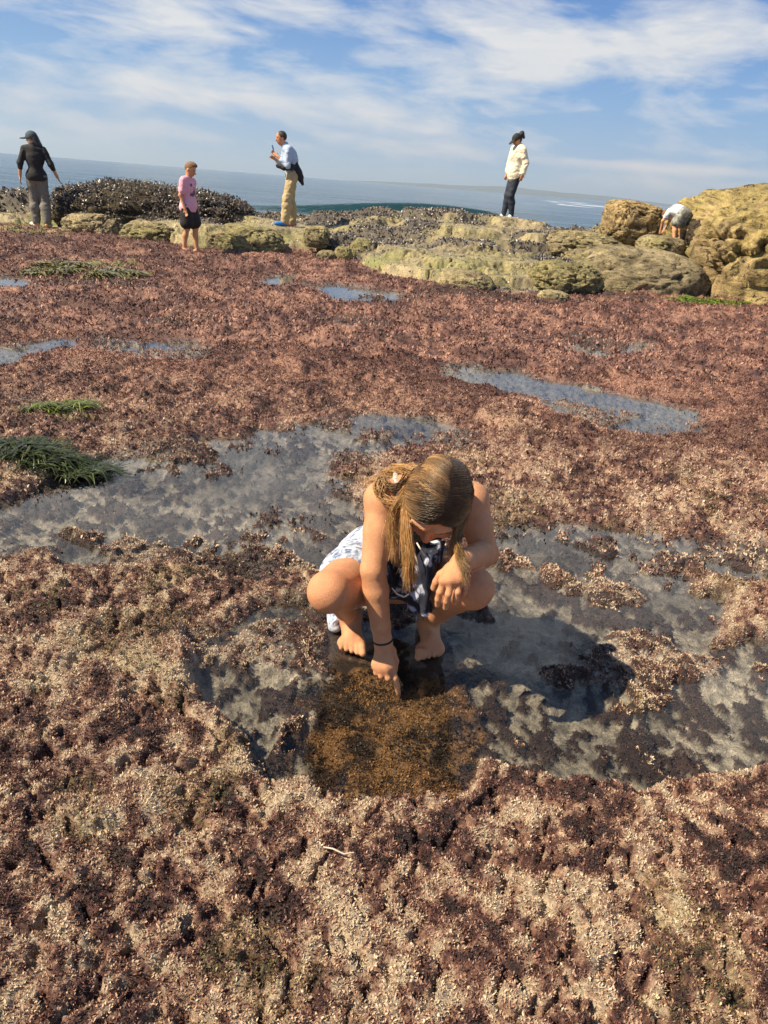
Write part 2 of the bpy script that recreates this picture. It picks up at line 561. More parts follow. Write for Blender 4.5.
def reef(x, y, fine=True):
    """height, pool mask, shelf mask"""
    x = np.asarray(x, float); y = np.asarray(y, float)
    sd_ = pool_sd(x, y)
    yy = np.clip(y, .3, 40)
    wd = .025 + .010 * yy
    pm = sstep(-wd, wd, sd_)
    big = fbm(x * 1.3, y * 1.3, octs=3, seed=1) - .5
    mid = fbm(x * 4.5, y * 4.5, octs=3, seed=2) - .5
    lump = 1 - np.abs(fbm(x * 9, y * 9, octs=2, seed=3) * 2 - 1)
    knob = np.abs(fbm(x * 13, y * 13, octs=3, seed=21) - .5)
    land = .052 + .05 * big + .085 * mid * sstep(1.2, 4, yy) + .035 * mid + .016 * (lump - .6) - .022 * sstep(.09, .0, knob)
    far = sstep(3, 9, yy)
    land = land + far * .13 * (fbm(x * 1.7, y * 2.6, octs=3, seed=31) - .5)
    if fine:
        land = land + .020 * (fbm(x * 30, y * 30, octs=3, seed=4) - .5)
    land = np.maximum(land, .010 + .006 * lump)
    # pool floor: sandy with low algae heads
    hd = heads(x, y)
    floor_ = -.026 + .010 * mid + .034 * sstep(.55, .68, fbm(x * 2.6, y * 3.4, octs=4, seed=93)) + .022 * sstep(.44, .66, hd)
    if fine:
        floor_ = floor_ + .016 * (fbm(x * 45, y * 45, octs=3, seed=8) - .5)
    floor_ = floor_ - .02 * sstep(.1, .4, sd_)
    land = land * lerp(1.0, .40, sstep(-(.10 + .05 * yy), 0, sd_) * sstep(1.5, 4, yy))
    h = lerp(land, floor_, pm)
    wz = reflection_patch(x, y)
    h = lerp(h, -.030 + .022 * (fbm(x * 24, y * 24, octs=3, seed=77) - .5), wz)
    for fx, fy in FEET_XY:
        g = np.exp(-(((x - fx) / .09) ** 2 + ((y - fy) / .16) ** 2))
        h = lerp(h, -.014, np.clip(g * 1.6, 0, 1))
    # rock shelf
    a = x / np.maximum(y, 2)
    yb = np.interp(a, SH_A, SH_Y) + (fbm(x * 1.6, y * 1.6, octs=4, seed=12) - .5) * .7
    cz = np.interp(a, CR_A, CR_Z)
    tt = np.clip((y - yb) / np.maximum(CREST_Y - yb, .4), 0, 1)
    sm = sstep(0, .06, tt)
    rise = cz * (tt ** .85) * .95
    for cx, cy, wx, wy, hh, p in LEDGES:
        q = np.abs((x - cx + .5 * (fbm(x * 2, y * 2, octs=3, seed=14) - .5)) / wx) ** p + np.abs((y - cy + .6 * (fbm(x * 2, y * 2, octs=3, seed=15) - .5)) / wy) ** p
        rise = rise + hh * sstep(1.25, .55, q) * sm
    cr = np.abs(fbm(x * 1.5, y * 2.2, octs=4, seed=16) - .5)
    rise = rise + sm * (.09 * (fbm(x * 1.9, y * 1.9, octs=5, seed=13) - .5) - .10 * sstep(.035, .0, cr) + .05 * (fbm(x * 9, y * 9, octs=3, seed=18) - .5))
    st = .17
    q_ = (rise + .10 * (fbm(x * .9, y * 1.5, octs=4, seed=22) - .5)) / st
    ter = st * (np.floor(q_) + sstep(.45, .95, q_ - np.floor(q_)))
    rise = lerp(rise, ter, .75)
    h = h * (1 - sm) + np.maximum(rise, .03) * sm + .02 * sm
    for cx, cy, cz_, r_ in PADS:       # level places where people stand
        g = sstep(2.0, .5, np.sqrt((x - cx) ** 2 + (y - cy) ** 2) / r_ + .5 * (fbm(x * 3, y * 3, octs=2, seed=20) - .5))
        h = lerp(h, cz_ - .012, g)
        if cz_ > .1: sm = np.maximum(sm, sstep(.05, .3, g))
    h = h - sstep(CREST_Y + .5, CREST_Y + 3.4, y + 1.0 * (fbm(x * .8, y * .8, octs=3, seed=19) - .5)) * 3.2
    return h, pm, sm


def hit(px, py, y0=8.0, y1=20.0):
    ys = np.linspace(y0, y1, 1600)
    d = ray(px, py)
    P = CPOS + d * (ys / d[1])[:, None]
    h = reef(P[:, 0], P[:, 1])[0]
    k = np.argmax(h >= P[:, 2])
    if h[k] < P[k, 2]: k = len(ys) // 2
    return P[k]


# palette of the turf (albedo)
TAN, PINK, RUST = np.array([.42, .285, .20]), np.array([.305, .168, .125]), np.array([.195, .096, .078])
MAROON, DARK, OLIVE = np.array([.098, .040, .034]), np.array([.035, .020, .020]), np.array([.24, .22, .09])
PALE = np.array([.56, .46, .34])


def turf_col(x, y, r1, r2):
    far = sstep(2.0, 5.5, y)[:, None]
    fr = 1 / (1 + .12 * y)
    n1 = fbm(x * 8.5 * fr, y * 8.5 * fr, octs=4, seed=41)
    n2 = fbm(x * 30 * fr, y * 30 * fr, octs=3, seed=42)
    n3 = fbm(x * 5, y * 5, octs=3, seed=43)
    n4 = fbm(x * 70 * fr, y * 70 * fr, octs=2, seed=44)
    v = (n1 - .5) * 1.15 + (n2 - .5) * 1.35 + (n4 - .5) * .9 + (r1 - .5) * .7 + .525
    v = v[:, None]
    v = v * (1 - .0 * far)
    near = np.where(v < .5, lerp(DARK, MAROON * 1.15, np.clip(v / .32, 0, 1)) * (v < .32) + lerp(MAROON * 1.15, PINK, np.clip((v - .32) / .18, 0, 1)) * (v >= .32),
                    lerp(PINK, TAN, np.clip((v - .5) / .16, 0, 1)) * (v < .66) + lerp(TAN, PALE, np.clip((v - .66) / .3, 0, 1)) * (v >= .66))
    farc = lerp(MAROON * .7, RUST, np.clip(v / .42, 0, 1)) * (v < .42) + lerp(RUST, TAN * np.array([.94, .77, .80]), np.clip((v - .42) / .55, 0, 1)) * (v >= .42)
    c = lerp(near, farc, far)
    dk = sstep(.55, .70, fbm(x * .9, y * 2.2, octs=4, seed=45))[:, None] * far
    c = lerp(c, MAROON * (.55 + .8 * r1[:, None]), dk * .75)
    ol = sstep(.60, .72, n3)[:, None] * (1 - far) * sstep(.4, .9, r2)[:, None]
    return lerp(c, OLIVE * (.6 + .8 * r1[:, None]), ol * .7)


def rock_col(x, y, z):
    n = fbm(x * 2.2, y * 2.2, z * 2.2, octs=4, seed=51)[:, None]
    m = fbm(x * 11, y * 11, z * 11, octs=3, seed=52)[:, None]
    w = fbm(x * .9, y * .9, z * .9, octs=3, seed=53)[:, None]
    c = lerp(np.array([.14, .12, .07]), np.array([.40, .335, .20]), np.clip(n * 1.6 - .3, 0, 1))
    c = lerp(c, np.array([.27, .25, .10]), np.clip((w - .44) * 5, 0, 1) * .65)
    sp = fbm(x * 26, y * 26, z * 26, octs=2, seed=54)[:, None]
    return c * (.62 + .95 * m) * (1 - .65 * sstep(.60, .72, sp))


MUSSEL_SPOTS = [mpx(400, 500, 215, 16.0, .9, 1), mpx(290, 430, 210, 16.2, .6, 1), mpx(315, 415, 240, 14.2, 1.2, 1), mpx(405, 560, 258, 13.2, .35, 1), mpx(530, 600, 262, 12.6, .4, 1), mpx(80, 230, 240, 15.0, .5, 1),
                mpx(400, 440, 240, 14.6, .9, 1), mpx(500, 560, 240, 14.0, .5, 1), mpx(600, 690, 226, 15.2, .5, 1), mpx(240, 290, 246, 13.5, .3, 1),
                mpx(525, 600, 224, 16.2, .4, 1), mpx(-80, 60, 212, 16.6, .9, 1), mpx(430, 560, 296, 10.9, .25, 1), mpx(60, 420, 207, 16.5, .35, 1)]


def mussel_w(x, y):
    w = np.zeros(x.shape)
    for cx, cy, wx, wy, h_, p in MUSSEL_SPOTS:
        w = np.maximum(w, sstep(1.4, .4, ((x - cx) / wx) ** 2 + ((y - cy) / wy) ** 2))
    return w * sstep(.36, .5, fbm(x * 2.5, y * 2.5, octs=3, seed=61) + .12 * w)


# --- reef sheet: rings that widen with distance
NR, NC = 1180, 860
yr = np.concatenate([np.geomspace(1.25, 6, 640, endpoint=False), np.geomspace(6, 21.5, NR - 640)]) - .9   # ring distance from apex
ang = np.linspace(-.80, .80, NC)
APEX = -.0
YY = np.repeat(yr[:, None], NC, 1)
XX = (YY + .9) * np.tan(ang)[None, :] * .78
XX = XX + 0.0
xf, yf = XX.ravel(), YY.ravel()
hf, pmf, smf = reef(xf, yf)
r1, r2 = rng.random(len(xf)), rng.random(len(xf))
cf = turf_col(xf, yf, r1 * .3 + .35, r2) * .8
hd = heads(xf, yf)
sandc = lerp(np.array([.17, .155, .14]), np.array([.50, .46, .40]), np.clip(1.8 * fbm(xf * 38, yf * 38, octs=4, seed=71) - .4, 0, 1)[:, None])
flc = lerp(sandc, np.array([.045, .026, .024]), sstep(.47, .53, hd)[:, None])
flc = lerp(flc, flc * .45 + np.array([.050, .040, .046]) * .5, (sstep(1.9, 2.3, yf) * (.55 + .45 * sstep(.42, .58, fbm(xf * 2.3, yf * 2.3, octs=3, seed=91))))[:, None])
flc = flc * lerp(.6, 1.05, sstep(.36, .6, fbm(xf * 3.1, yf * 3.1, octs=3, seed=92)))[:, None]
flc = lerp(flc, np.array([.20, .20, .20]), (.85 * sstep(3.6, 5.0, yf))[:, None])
warm = reflection_patch(xf, yf)[:, None]
flc = lerp(flc, lerp(np.array([.010, .004, .003]), np.array([.21, .115, .050]), sstep(.42, .64, fbm(xf * 22, yf * 22, octs=4, seed=72))[:, None]), warm * .95)  # tone of the girl's reflection put into the floor colour
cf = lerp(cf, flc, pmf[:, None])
rc = rock_col(xf, yf, hf)
mw = mussel_w(xf, yf)[:, None]
rc = lerp(rc, np.array([.05, .045, .045]), mw * .85)
gg = np.clip(.9 * sstep(.5, .7, fbm(xf * 1.5, yf * 1.5, octs=3, seed=73)), 0, 1) * sstep(.45, .1, hf)
rc = lerp(rc, np.array([.17, .20, .05]), (gg * .75)[:, None])
cf = lerp(cf, rc, smf[:, None])
# dark weed and painted crevice shade below centre rocks; dark hollows painted elsewhere
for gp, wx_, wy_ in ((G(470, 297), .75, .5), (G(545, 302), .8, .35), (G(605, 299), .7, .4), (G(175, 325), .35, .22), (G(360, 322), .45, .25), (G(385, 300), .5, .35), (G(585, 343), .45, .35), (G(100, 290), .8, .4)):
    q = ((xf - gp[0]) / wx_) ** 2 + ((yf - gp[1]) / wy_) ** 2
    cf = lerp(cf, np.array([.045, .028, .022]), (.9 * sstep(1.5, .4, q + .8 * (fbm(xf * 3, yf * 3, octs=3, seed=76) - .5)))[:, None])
# patches of bright green algae on the flat
GREEN_PATCH = [G(75, 278), G(60, 418), G(105, 268), G(740, 300), G(700, 296), G(20, 236)]
for gp in GREEN_PATCH:
    q = ((xf - gp[0]) / (.10 * gp[1])) ** 2 * 2 + ((yf - gp[1]) / (.055 * gp[1])) ** 2
    k = sstep(1.3, .2, q) * sstep(.42, .55, fbm(xf * 4, yf * 4, octs=3, seed=74))
    cf = lerp(cf, np.array([.15, .20, .045]), (k * .85)[:, None])

m_reef, t = new_mat("reef_turf")
out = t.n('ShaderNodeOutputMaterial'); p = t.n('ShaderNodeBsdfPrincipled')
at = t.n('ShaderNodeAttribute', attribute_name="Col")
co = t.n('ShaderNodeTexCoord').outputs['Object']
nz = t.noise(co, 150, 5, .7)
nz2 = t.noise(co, 38, 4, .65)
c = t.mix(1.0, at.outputs['Color'], t.ramp(nz, [(.30, .45), (.62, 1.35)]), 'MULTIPLY')
c = t.mix(1.0, c, t.ramp(nz2, [(.3, .6), (.7, 1.3)]), 'MULTIPLY')
t.link(c, p.inputs['Base Color'])
t.link(t.ramp(nz2, [(.3, .35), (.7, .8)]), p.inputs['Roughness'])
b = t.n('ShaderNodeBump'); b.inputs['Strength'].default_value = .9; b.inputs['Distance'].default_value = .012
t.link(t.math('ADD', nz, t.math('MULTIPLY', nz2, 1.2)), b.inputs['Height']); t.link(b.outputs[0], p.inputs['Normal'])
t.link(p.outputs[0], out.inputs[0])
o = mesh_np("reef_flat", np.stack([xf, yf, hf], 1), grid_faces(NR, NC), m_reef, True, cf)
tag(o, kind='structure')
# the reef goes on to either side and behind, coarser
gx = np.linspace(-24, 24, 161); gy = np.linspace(-12, 20, 108)
GX, GY = np.meshgrid(gx, gy)
gh, _, gs = reef(GX.ravel(), GY.ravel(), False)
inside = (np.abs(GX.ravel()) < (GY.ravel() + .9) * .78 - .45) & (GY.ravel() > .75)
gh = gh - .03 - inside * .35
gcol = np.where(gs[:, None] > .5, np.array([.33, .26, .13]), np.array([.20, .09, .07]))
o = mesh_np("outer_reef_flat", np.stack([GX.ravel(), GY.ravel(), gh], 1), grid_faces(108, 161), m_reef, True, gcol)
tag(o, kind='structure')

# --- pool water: one still sheet, the reef rises through it
m_water, t = new_mat("pool_water")
out = t.n('ShaderNodeOutputMaterial')
co = t.n('ShaderNodeTexCoord').outputs['Object']
b = t.n('ShaderNodeBump'); b.inputs['Strength'].default_value = .075; b.inputs['Distance'].default_value = .01
t.link(t.math('ADD', t.noise(co, 9, 3, .5, .6), t.math('MULTIPLY', t.noise(co, 45, 3, .5), .12)), b.inputs['Height'])
ge = t.n('ShaderNodeNewGeometry')
dt = t.n('ShaderNodeVectorMath', operation='DOT_PRODUCT', i_0=ge.outputs['Incoming'], i_1=b.outputs[0])
sch = t.math('POWER', t.math('SUBTRACT', 1.0, t.math('ABSOLUTE', dt.outputs['Value']), clamp=True), 5.0)
frs = t.math('MULTIPLY_ADD', sch, .96, .04, clamp=True)
tr = t.n('ShaderNodeBsdfTransparent'); tr.inputs[0].default_value = (.90, .90, .86, 1)
gl = t.n('ShaderNodeBsdfGlossy'); gl.inputs['Roughness'].default_value = .02; t.link(b.outputs[0], gl.inputs['Normal'])
mx = t.n('ShaderNodeMixShader'); t.link(frs, mx.inputs[0]); t.link(tr.outputs[0], mx.inputs[1]); t.link(gl.outputs[0], mx.inputs[2])
t.link(mx.outputs[0], out.inputs[0])
wx_ = np.linspace(-15, 15, 61); wy_ = np.linspace(-3, 15.2, 37)
WX, WY = np.meshgrid(wx_, wy_)
o = mesh_np("tide_pool_water", np.stack([WX.ravel(), WY.ravel(), np.zeros(WX.size)], 1), grid_faces(37, 61), m_water)
tag(o, kind='structure')

# ================================================================== SEA
NRs, NCs = 620, 300
ys = np.concatenate([np.linspace(17, 130, 440, endpoint=False), np.geomspace(130, 30000, NRs - 440)])
an = np.linspace(-1.0, 1.0, NCs)
SX = np.tan(an)[None, :] * (ys[:, None] + 4); SYY = np.repeat(ys[:, None], NCs, 1)
sx, sy = SX.ravel(), SYY.ravel()
fade = np.exp(-sy / 260)
sw = .16 * np.sin(sy * .42 + sx * .05 + 3 * fbm(sx * .04, sy * .04, octs=2, seed=82)) * fade + .10 * (fbm(sx * .22, sy * .5, octs=4, seed=81) - .5) * np.exp(-sy / 150)
yw = 54 + 1.6 * np.sin(sx * .09) - .10 * sx
dw = sy - yw
wv = np.where(dw < 0, np.exp(-(dw / 1.0) ** 2), np.exp(-(dw / 4.5) ** 2))
wv = wv * sstep(-17, -10, sx) * sstep(16, 4, sx) * (.6 + .4 * np.sin(sx * .21 + 1.2))
yw2 = 88 + .12 * sx
wv2 = np.exp(-((sy - yw2) / 3.0) ** 2) * (.45 + .3 * np.sin(sx * .06))
sz = -.85 + sw + 1.2 * wv + .35 * wv2
m_sea, t = new_mat("sea_water")
out = t.n('ShaderNodeOutputMaterial'); p = t.n('ShaderNodeBsdfPrincipled')
co = t.n('ShaderNodeTexCoord').outputs['Object']
mp = t.n('ShaderNodeMapping'); mp.inputs['Scale'].default_value = (.35, 1.0, 1.0); t.link(co, mp.inputs[0])
b = t.n('ShaderNodeBump'); b.inputs['Strength'].default_value = .8; b.inputs['Distance'].default_value = .25
t.link(t.math('ADD', t.noise(mp.outputs[0], 1.1, 5, .6), t.math('MULTIPLY', t.noise(mp.outputs[0], .12, 3, .5), 3.0)), b.inputs['Height'])
t.link(b.outputs[0], p.inputs['Normal'])
at = t.n('ShaderNodeAttribute', attribute_name="Col")
t.link(at.outputs['Color'], p.inputs['Base Color'])
p.inputs['Roughness'].default_value = .12
p.inputs['IOR'].default_value = 1.33
t.link(p.outputs[0], out.inputs[0])
foam = sstep(.62, .72, fbm(sx * .10, sy * .022, octs=4, seed=85)) * sstep(140, 260, sy) * sstep(900, 500, sy) * sstep(.05, .2, sx / sy) * .9
foam = np.maximum(foam, sstep(.80, .95, wv) * sstep(.45, .6, fbm(sx * .8, sy * .8, octs=3, seed=86)) * (sx < -6))
foam = np.maximum(foam, sstep(.60, .68, fbm(sx * .5, sy * .9, octs=4, seed=87)) * sstep(28, 18, sy) * .7)
scol = lerp(np.array([.012, .042, .055]), np.array([.75, .78, .80]), foam[:, None])
tag(mesh_np("sea", np.stack([sx, sy, sz], 1), grid_faces(NRs, NCs), m_sea, True, scol), kind='structure')

# far hills across the bay
m_hill = surf_mat("hill_scrub", (.07, .085, .06), rough=.95, vary=.4, vscale=.004)
for (x0, x1, yb, hmax, sd_) in ((-900, 4200, 9800, 85, 3), (3600, 8200, 9600, 70, 8)):
    nx_, ny_ = 260, 24
    hx = np.linspace(x0, x1, nx_); hy = np.linspace(yb, yb + 2600, ny_)
    HX, HY = np.meshgrid(hx, hy)
    u = (HX - x0) / (x1 - x0); w = (HY - yb) / 2600
    hh = hmax * np.sin(np.pi * np.clip(u, 0, 1)) ** .8 * np.sin(np.pi * np.clip(w, 0, 1)) ** .7 * (.45 + .8 * fbm(HX.ravel() * .0012, HY.ravel() * .0012, octs=5, seed=sd_).reshape(HX.shape))
    tag(mesh_np("hills", np.stack([HX.ravel(), HY.ravel(), hh.ravel() - 3], 1), grid_faces(ny_, nx_), m_hill), kind='structure')

# ================================================================== HAZE (sea air)
m_haze, t = new_mat("sea_haze")
out = t.n('ShaderNodeOutputMaterial')
pv = t.n('ShaderNodeVolumePrincipled')
pv.inputs['Color'].default_value = (.62, .80, 1.0, 1)
pv.inputs['Density'].default_value = 1.0e-4
pv.inputs['Anisotropy'].default_value = .2
t.link(pv.outputs[0], out.inputs['Volume'])
bx = np.array([(a, b_, c_) for a in (-31000., 31000.) for b_ in (-60., 31000.) for c_ in (-8., 320.)])
o = mesh_np("haze", bx, [(0, 1, 3, 2), (4, 6, 7, 5), (0, 4, 5, 1), (2, 3, 7, 6), (0, 2, 6, 4), (1, 5, 7, 3)], m_haze, False)
tag(o, kind='stuff')
#@@PART2

# ================================================================== TURF FRONDS
def fronds(name, n, y0, y1, wf, size, blades, seed, flatness=.75):
    r = np.random.default_rng(seed)
    y = y0 + (y1 - y0) * r.random(n) ** .8
    x = (r.random(n) * 2 - 1) * (y + .35) * wf
    h, pm, sm = reef(x, y)
    sub = h < -.002
    keep = (sm < .25) & ((~sub) | (r.random(n) < np.where(reflection_patch(x, y) > .3,   .8, lerp(.42, .06, sstep(3.2, 4.5, y)) * (heads(x, y) > .485))))
    for fx, fy in FEET_XY:
        keep &= ((x - fx) / .065) ** 2 + ((y - fy) / .14) ** 2 > 1
    x, y, h, sub = x[keep], y[keep], h[keep], sub[keep]
    n = len(x)
    ra, rb = r.random(n), r.random(n)
    C = turf_col(x, y, ra, rb)
    C = np.where(sub[:, None], C * np.array([.15, .11, .11]) + .006, C)
    warm = sub & (reflection_patch(x, y) > .3)
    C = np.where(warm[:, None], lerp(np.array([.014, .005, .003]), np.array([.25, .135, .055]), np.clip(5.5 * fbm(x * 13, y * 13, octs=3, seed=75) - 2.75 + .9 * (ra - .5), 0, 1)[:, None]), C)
    x = np.repeat(x, blades); y = np.repeat(y, blades); h = np.repeat(h, blades)
    C = np.repeat(C, blades, 0) * (1 + (.5 - .3 * sstep(2, 7, y)[:, None]) * (r.random((n * blades, 1)) - .5))
    m = n * blades
    th = r.random(m) * 2 * np.pi
    tilt = (.25 + .75 * r.random(m)) * flatness
    L = size * (.45 + 1.5 * r.random(m) ** 3); W = L * (.16 + .34 * r.random(m))
    d = np.stack([np.cos(th) * np.sin(tilt * 1.57), np.sin(th) * np.sin(tilt * 1.57), np.cos(tilt * 1.57)], 1)
    s = np.stack([-np.sin(th), np.cos(th), np.zeros(m)], 1)
    tw = r.normal(0, .5, m)[:, None]
    upv = np.cross(d, s)
    s = s * np.cos(tw) + upv * np.sin(tw)
    base = np.stack([x, y, h - .1 * size], 1) + r.normal(0, .25 * size, (m, 3)) * np.array([1, 1, .2])
    L, W = L[:, None], W[:, None]
    bend = upv * (L * r.normal(0, .15, (m, 1)))
    V = np.stack([base - s * W * .25, base + d * L * .55 - s * W * .6 + bend, base + d * L, base + d * L * .6 + s * W * .55 + bend], 1).reshape(-1, 3)
    F = np.arange(4 * m).reshape(m, 4)
    Cv = np.repeat(C, 4, 0)
    o = mesh_np(name, V, F, m_frond, False, np.clip(Cv, 0, .8))
    return tag(o, kind='stuff')


m_frond, t = new_mat("algae_frond")
out = t.n('ShaderNodeOutputMaterial'); p = t.n('ShaderNodeBsdfPrincipled')
at = t.n('ShaderNodeAttribute', attribute_name="Col")
nz = t.noise(t.n('ShaderNodeTexCoord').outputs['Object'], 220, 3, .6)
t.link(t.mix(1.0, at.outputs['Color'], t.ramp(nz, [(.3, .7), (.7, 1.15)]), 'MULTIPLY'), p.inputs['Base Color'])
p.inputs['Roughness'].default_value = .55
t.link(p.outputs[0], out.inputs[0])
fronds("coralline_algae", 230000, .42, 2.6, .66, .0050, 6, 101)
fronds("red_algae_turf", 150000, 2.4, 6.0, .64, .0115, 4, 102)
fronds("far_algae_turf", 120000, 5.8, 15.0, .66, .025, 3, 103)

# ================================================================== SEAGRASS CLUMPS, TWIG
m_grass = surf_mat("seagrass_blade", attr="Col", rough=.35, vary=.3, vscale=40)


def seagrass(label, c, rx, ry, n, ln, wd, seed, c0=(.016, .024, .008), c1=(.065, .09, .022)):
    r = np.random.default_rng(seed)
    an = r.random(n) * 2 * np.pi; rad = np.sqrt(r.random(n))
    x = c[0] + np.cos(an) * rad * rx; y = c[1] + np.sin(an) * rad * ry
    h = np.maximum(reef(x, y, False)[0], 0)
    ok_ = (fbm(x * 6 / rx * .3, y * 6 / rx * .3, octs=3, seed=seed + 90) > .42 + .22 * rad ** 3) | (seed == 5)
    x, y, h, rad, an = x[ok_], y[ok_], h[ok_], rad[ok_], an[ok_]; n = len(x)
    dome = (1 - rad ** 2) * ln * .07 + .03 * fbm(x * 12, y * 12, octs=2, seed=seed)
    th = r.normal(.25, .75, n) + 2.2 * (fbm(x * 5, y * 5, octs=2, seed=seed + 5) - .5) + np.pi * (r.random(n) < .25)
    V = []; Cc = []
    S = 7
    L = ln * (.5 + r.random(n) * .7); w = wd * (.6 + .7 * r.random(n))
    k1 = lerp(np.array(c0), np.array(c1), r.random((n, 1)) ** 1.5)
    for i in range(S):
        u = i / (S - 1)
        px_ = x + np.cos(th) * L * (u * .9); py_ = y + np.sin(th) * L * (u * .9)
        pz = h + dome + L * (.20 * u - .26 * u * u) + .01 * np.sin(u * 6 + an * 3)
        wv_ = w * (1 - u ** 3 * .85)
        sx_, sy_ = -np.sin(th) * wv_, np.cos(th) * wv_
        V.append(np.stack([np.stack([px_ - sx_, py_ - sy_, pz], 1), np.stack([px_ + sx_, py_ + sy_, pz + w * .3], 1)], 1))
        Cc.append(np.stack([k1, k1], 1))
    V = np.stack(V, 1); Cc = np.stack(Cc, 1)      # n,S,2,3
    base = np.arange(n)[:, None] * S * 2
    F = np.concatenate([np.stack([base[:, 0] + 2 * i, base[:, 0] + 2 * i + 1, base[:, 0] + 2 * i + 3, base[:, 0] + 2 * i + 2], 1) for i in range(S - 1)])
    o = mesh_np("seagrass_clump", V.reshape(-1, 3), F, m_grass, True, Cc.reshape(-1, 3), loc=(c[0], c[1], float(h.mean())))
    return tag(o, label, 'seagrass', 'clumps of seagrass on the reef')


seagrass("dark green seagrass clump at the left edge of the big grey pool", G(18, 466), .42, .16, 3800, .12, .0035, 1)
seagrass("yellow green seagrass tuft just above the dark seagrass clump", G(62, 416), .18, .16, 900, .12, .004, 2, (.06, .08, .015), (.20, .24, .05))
seagrass("pale green algae clump on the far flat below the hooded person", G(85, 277), .75, .6, 3000, .16, .009, 3, (.06, .055, .02), (.30, .29, .11))
seagrass("bright green algae clump at the foot of the big right outcrop", G(706, 306), .62, .26, 1800, .12, .007, 5, (.08, .13, .02), (.22, .30, .05))
tp = [G(322, 873), G(331, 876), G(342, 879), G(352, 878)]
zz = reef(np.array([q[0] for q in tp]), np.array([q[1] for q in tp]))[0]
tw_p = np.array([[q[0], q[1], float(zz.max()) + .012 + .004 * math.sin(i * 2)] for i, q in enumerate(tp)])
V, F = tube(tw_p, [.0012, .0018, .0018, .001], 6)
tag(mesh_np("twig", V, F, surf_mat("bleached_stem", (.62, .56, .46), vscale=200)), "thin bleached stem lying on the turf in the foreground", "twig")

# ================================================================== ROCKS
import bmesh
m_rock, t = new_mat("sandstone")
out = t.n('ShaderNodeOutputMaterial'); p = t.n('ShaderNodeBsdfPrincipled')
at = t.n('ShaderNodeAttribute', attribute_name="Col")
co = t.n('ShaderNodeTexCoord').outputs['Object']
mp = t.n('ShaderNodeMapping'); mp.inputs['Scale'].default_value = (1, 1, 3.2); t.link(co, mp.inputs[0])
pit = t.ramp(t.noise(co, 7.5, 3, .6, .4), [(.60, 0.0), (.67, 1.0)])
bed = t.noise(mp.outputs[0], 4.5, 6, .65, .5)
grit = t.noise(co, 42, 6, .7)
c = t.mix(1.0, at.outputs['Color'], t.ramp(grit, [(.32, .45), (.66, 1.30)]), 'MULTIPLY')
c = t.mix(1.0, c, t.ramp(bed, [(.34, .50), (.46, .95), (.7, 1.2)]), 'MULTIPLY')
c = t.mix(t.math('MULTIPLY', pit, .8), c, (.045, .035, .025))
t.link(c, p.inputs['Base Color'])
p.inputs['Roughness'].default_value = .92
b = t.n('ShaderNodeBump'); b.inputs['Strength'].default_value = 1.0; b.inputs['Distance'].default_value = .05
t.link(t.math('SUBTRACT', t.math('ADD', t.math('MULTIPLY', grit, .55), t.math('MULTIPLY', bed, 1.2)), t.math('MULTIPLY', pit, .8)), b.inputs['Height'])
t.link(b.outputs[0], p.inputs['Normal']); t.link(p.outputs[0], out.inputs[0])


def ico(sub):
    bm = bmesh.new(); bmesh.ops.create_icosphere(bm, subdivisions=sub, radius=1)
    V = np.array([v.co[:] for v in bm.verts]); F = np.array([[v.index for v in f.verts] for f in bm.faces])
    bm.free()
    return V, F


ICO = {k: ico(k) for k in (4, 5, 6)}


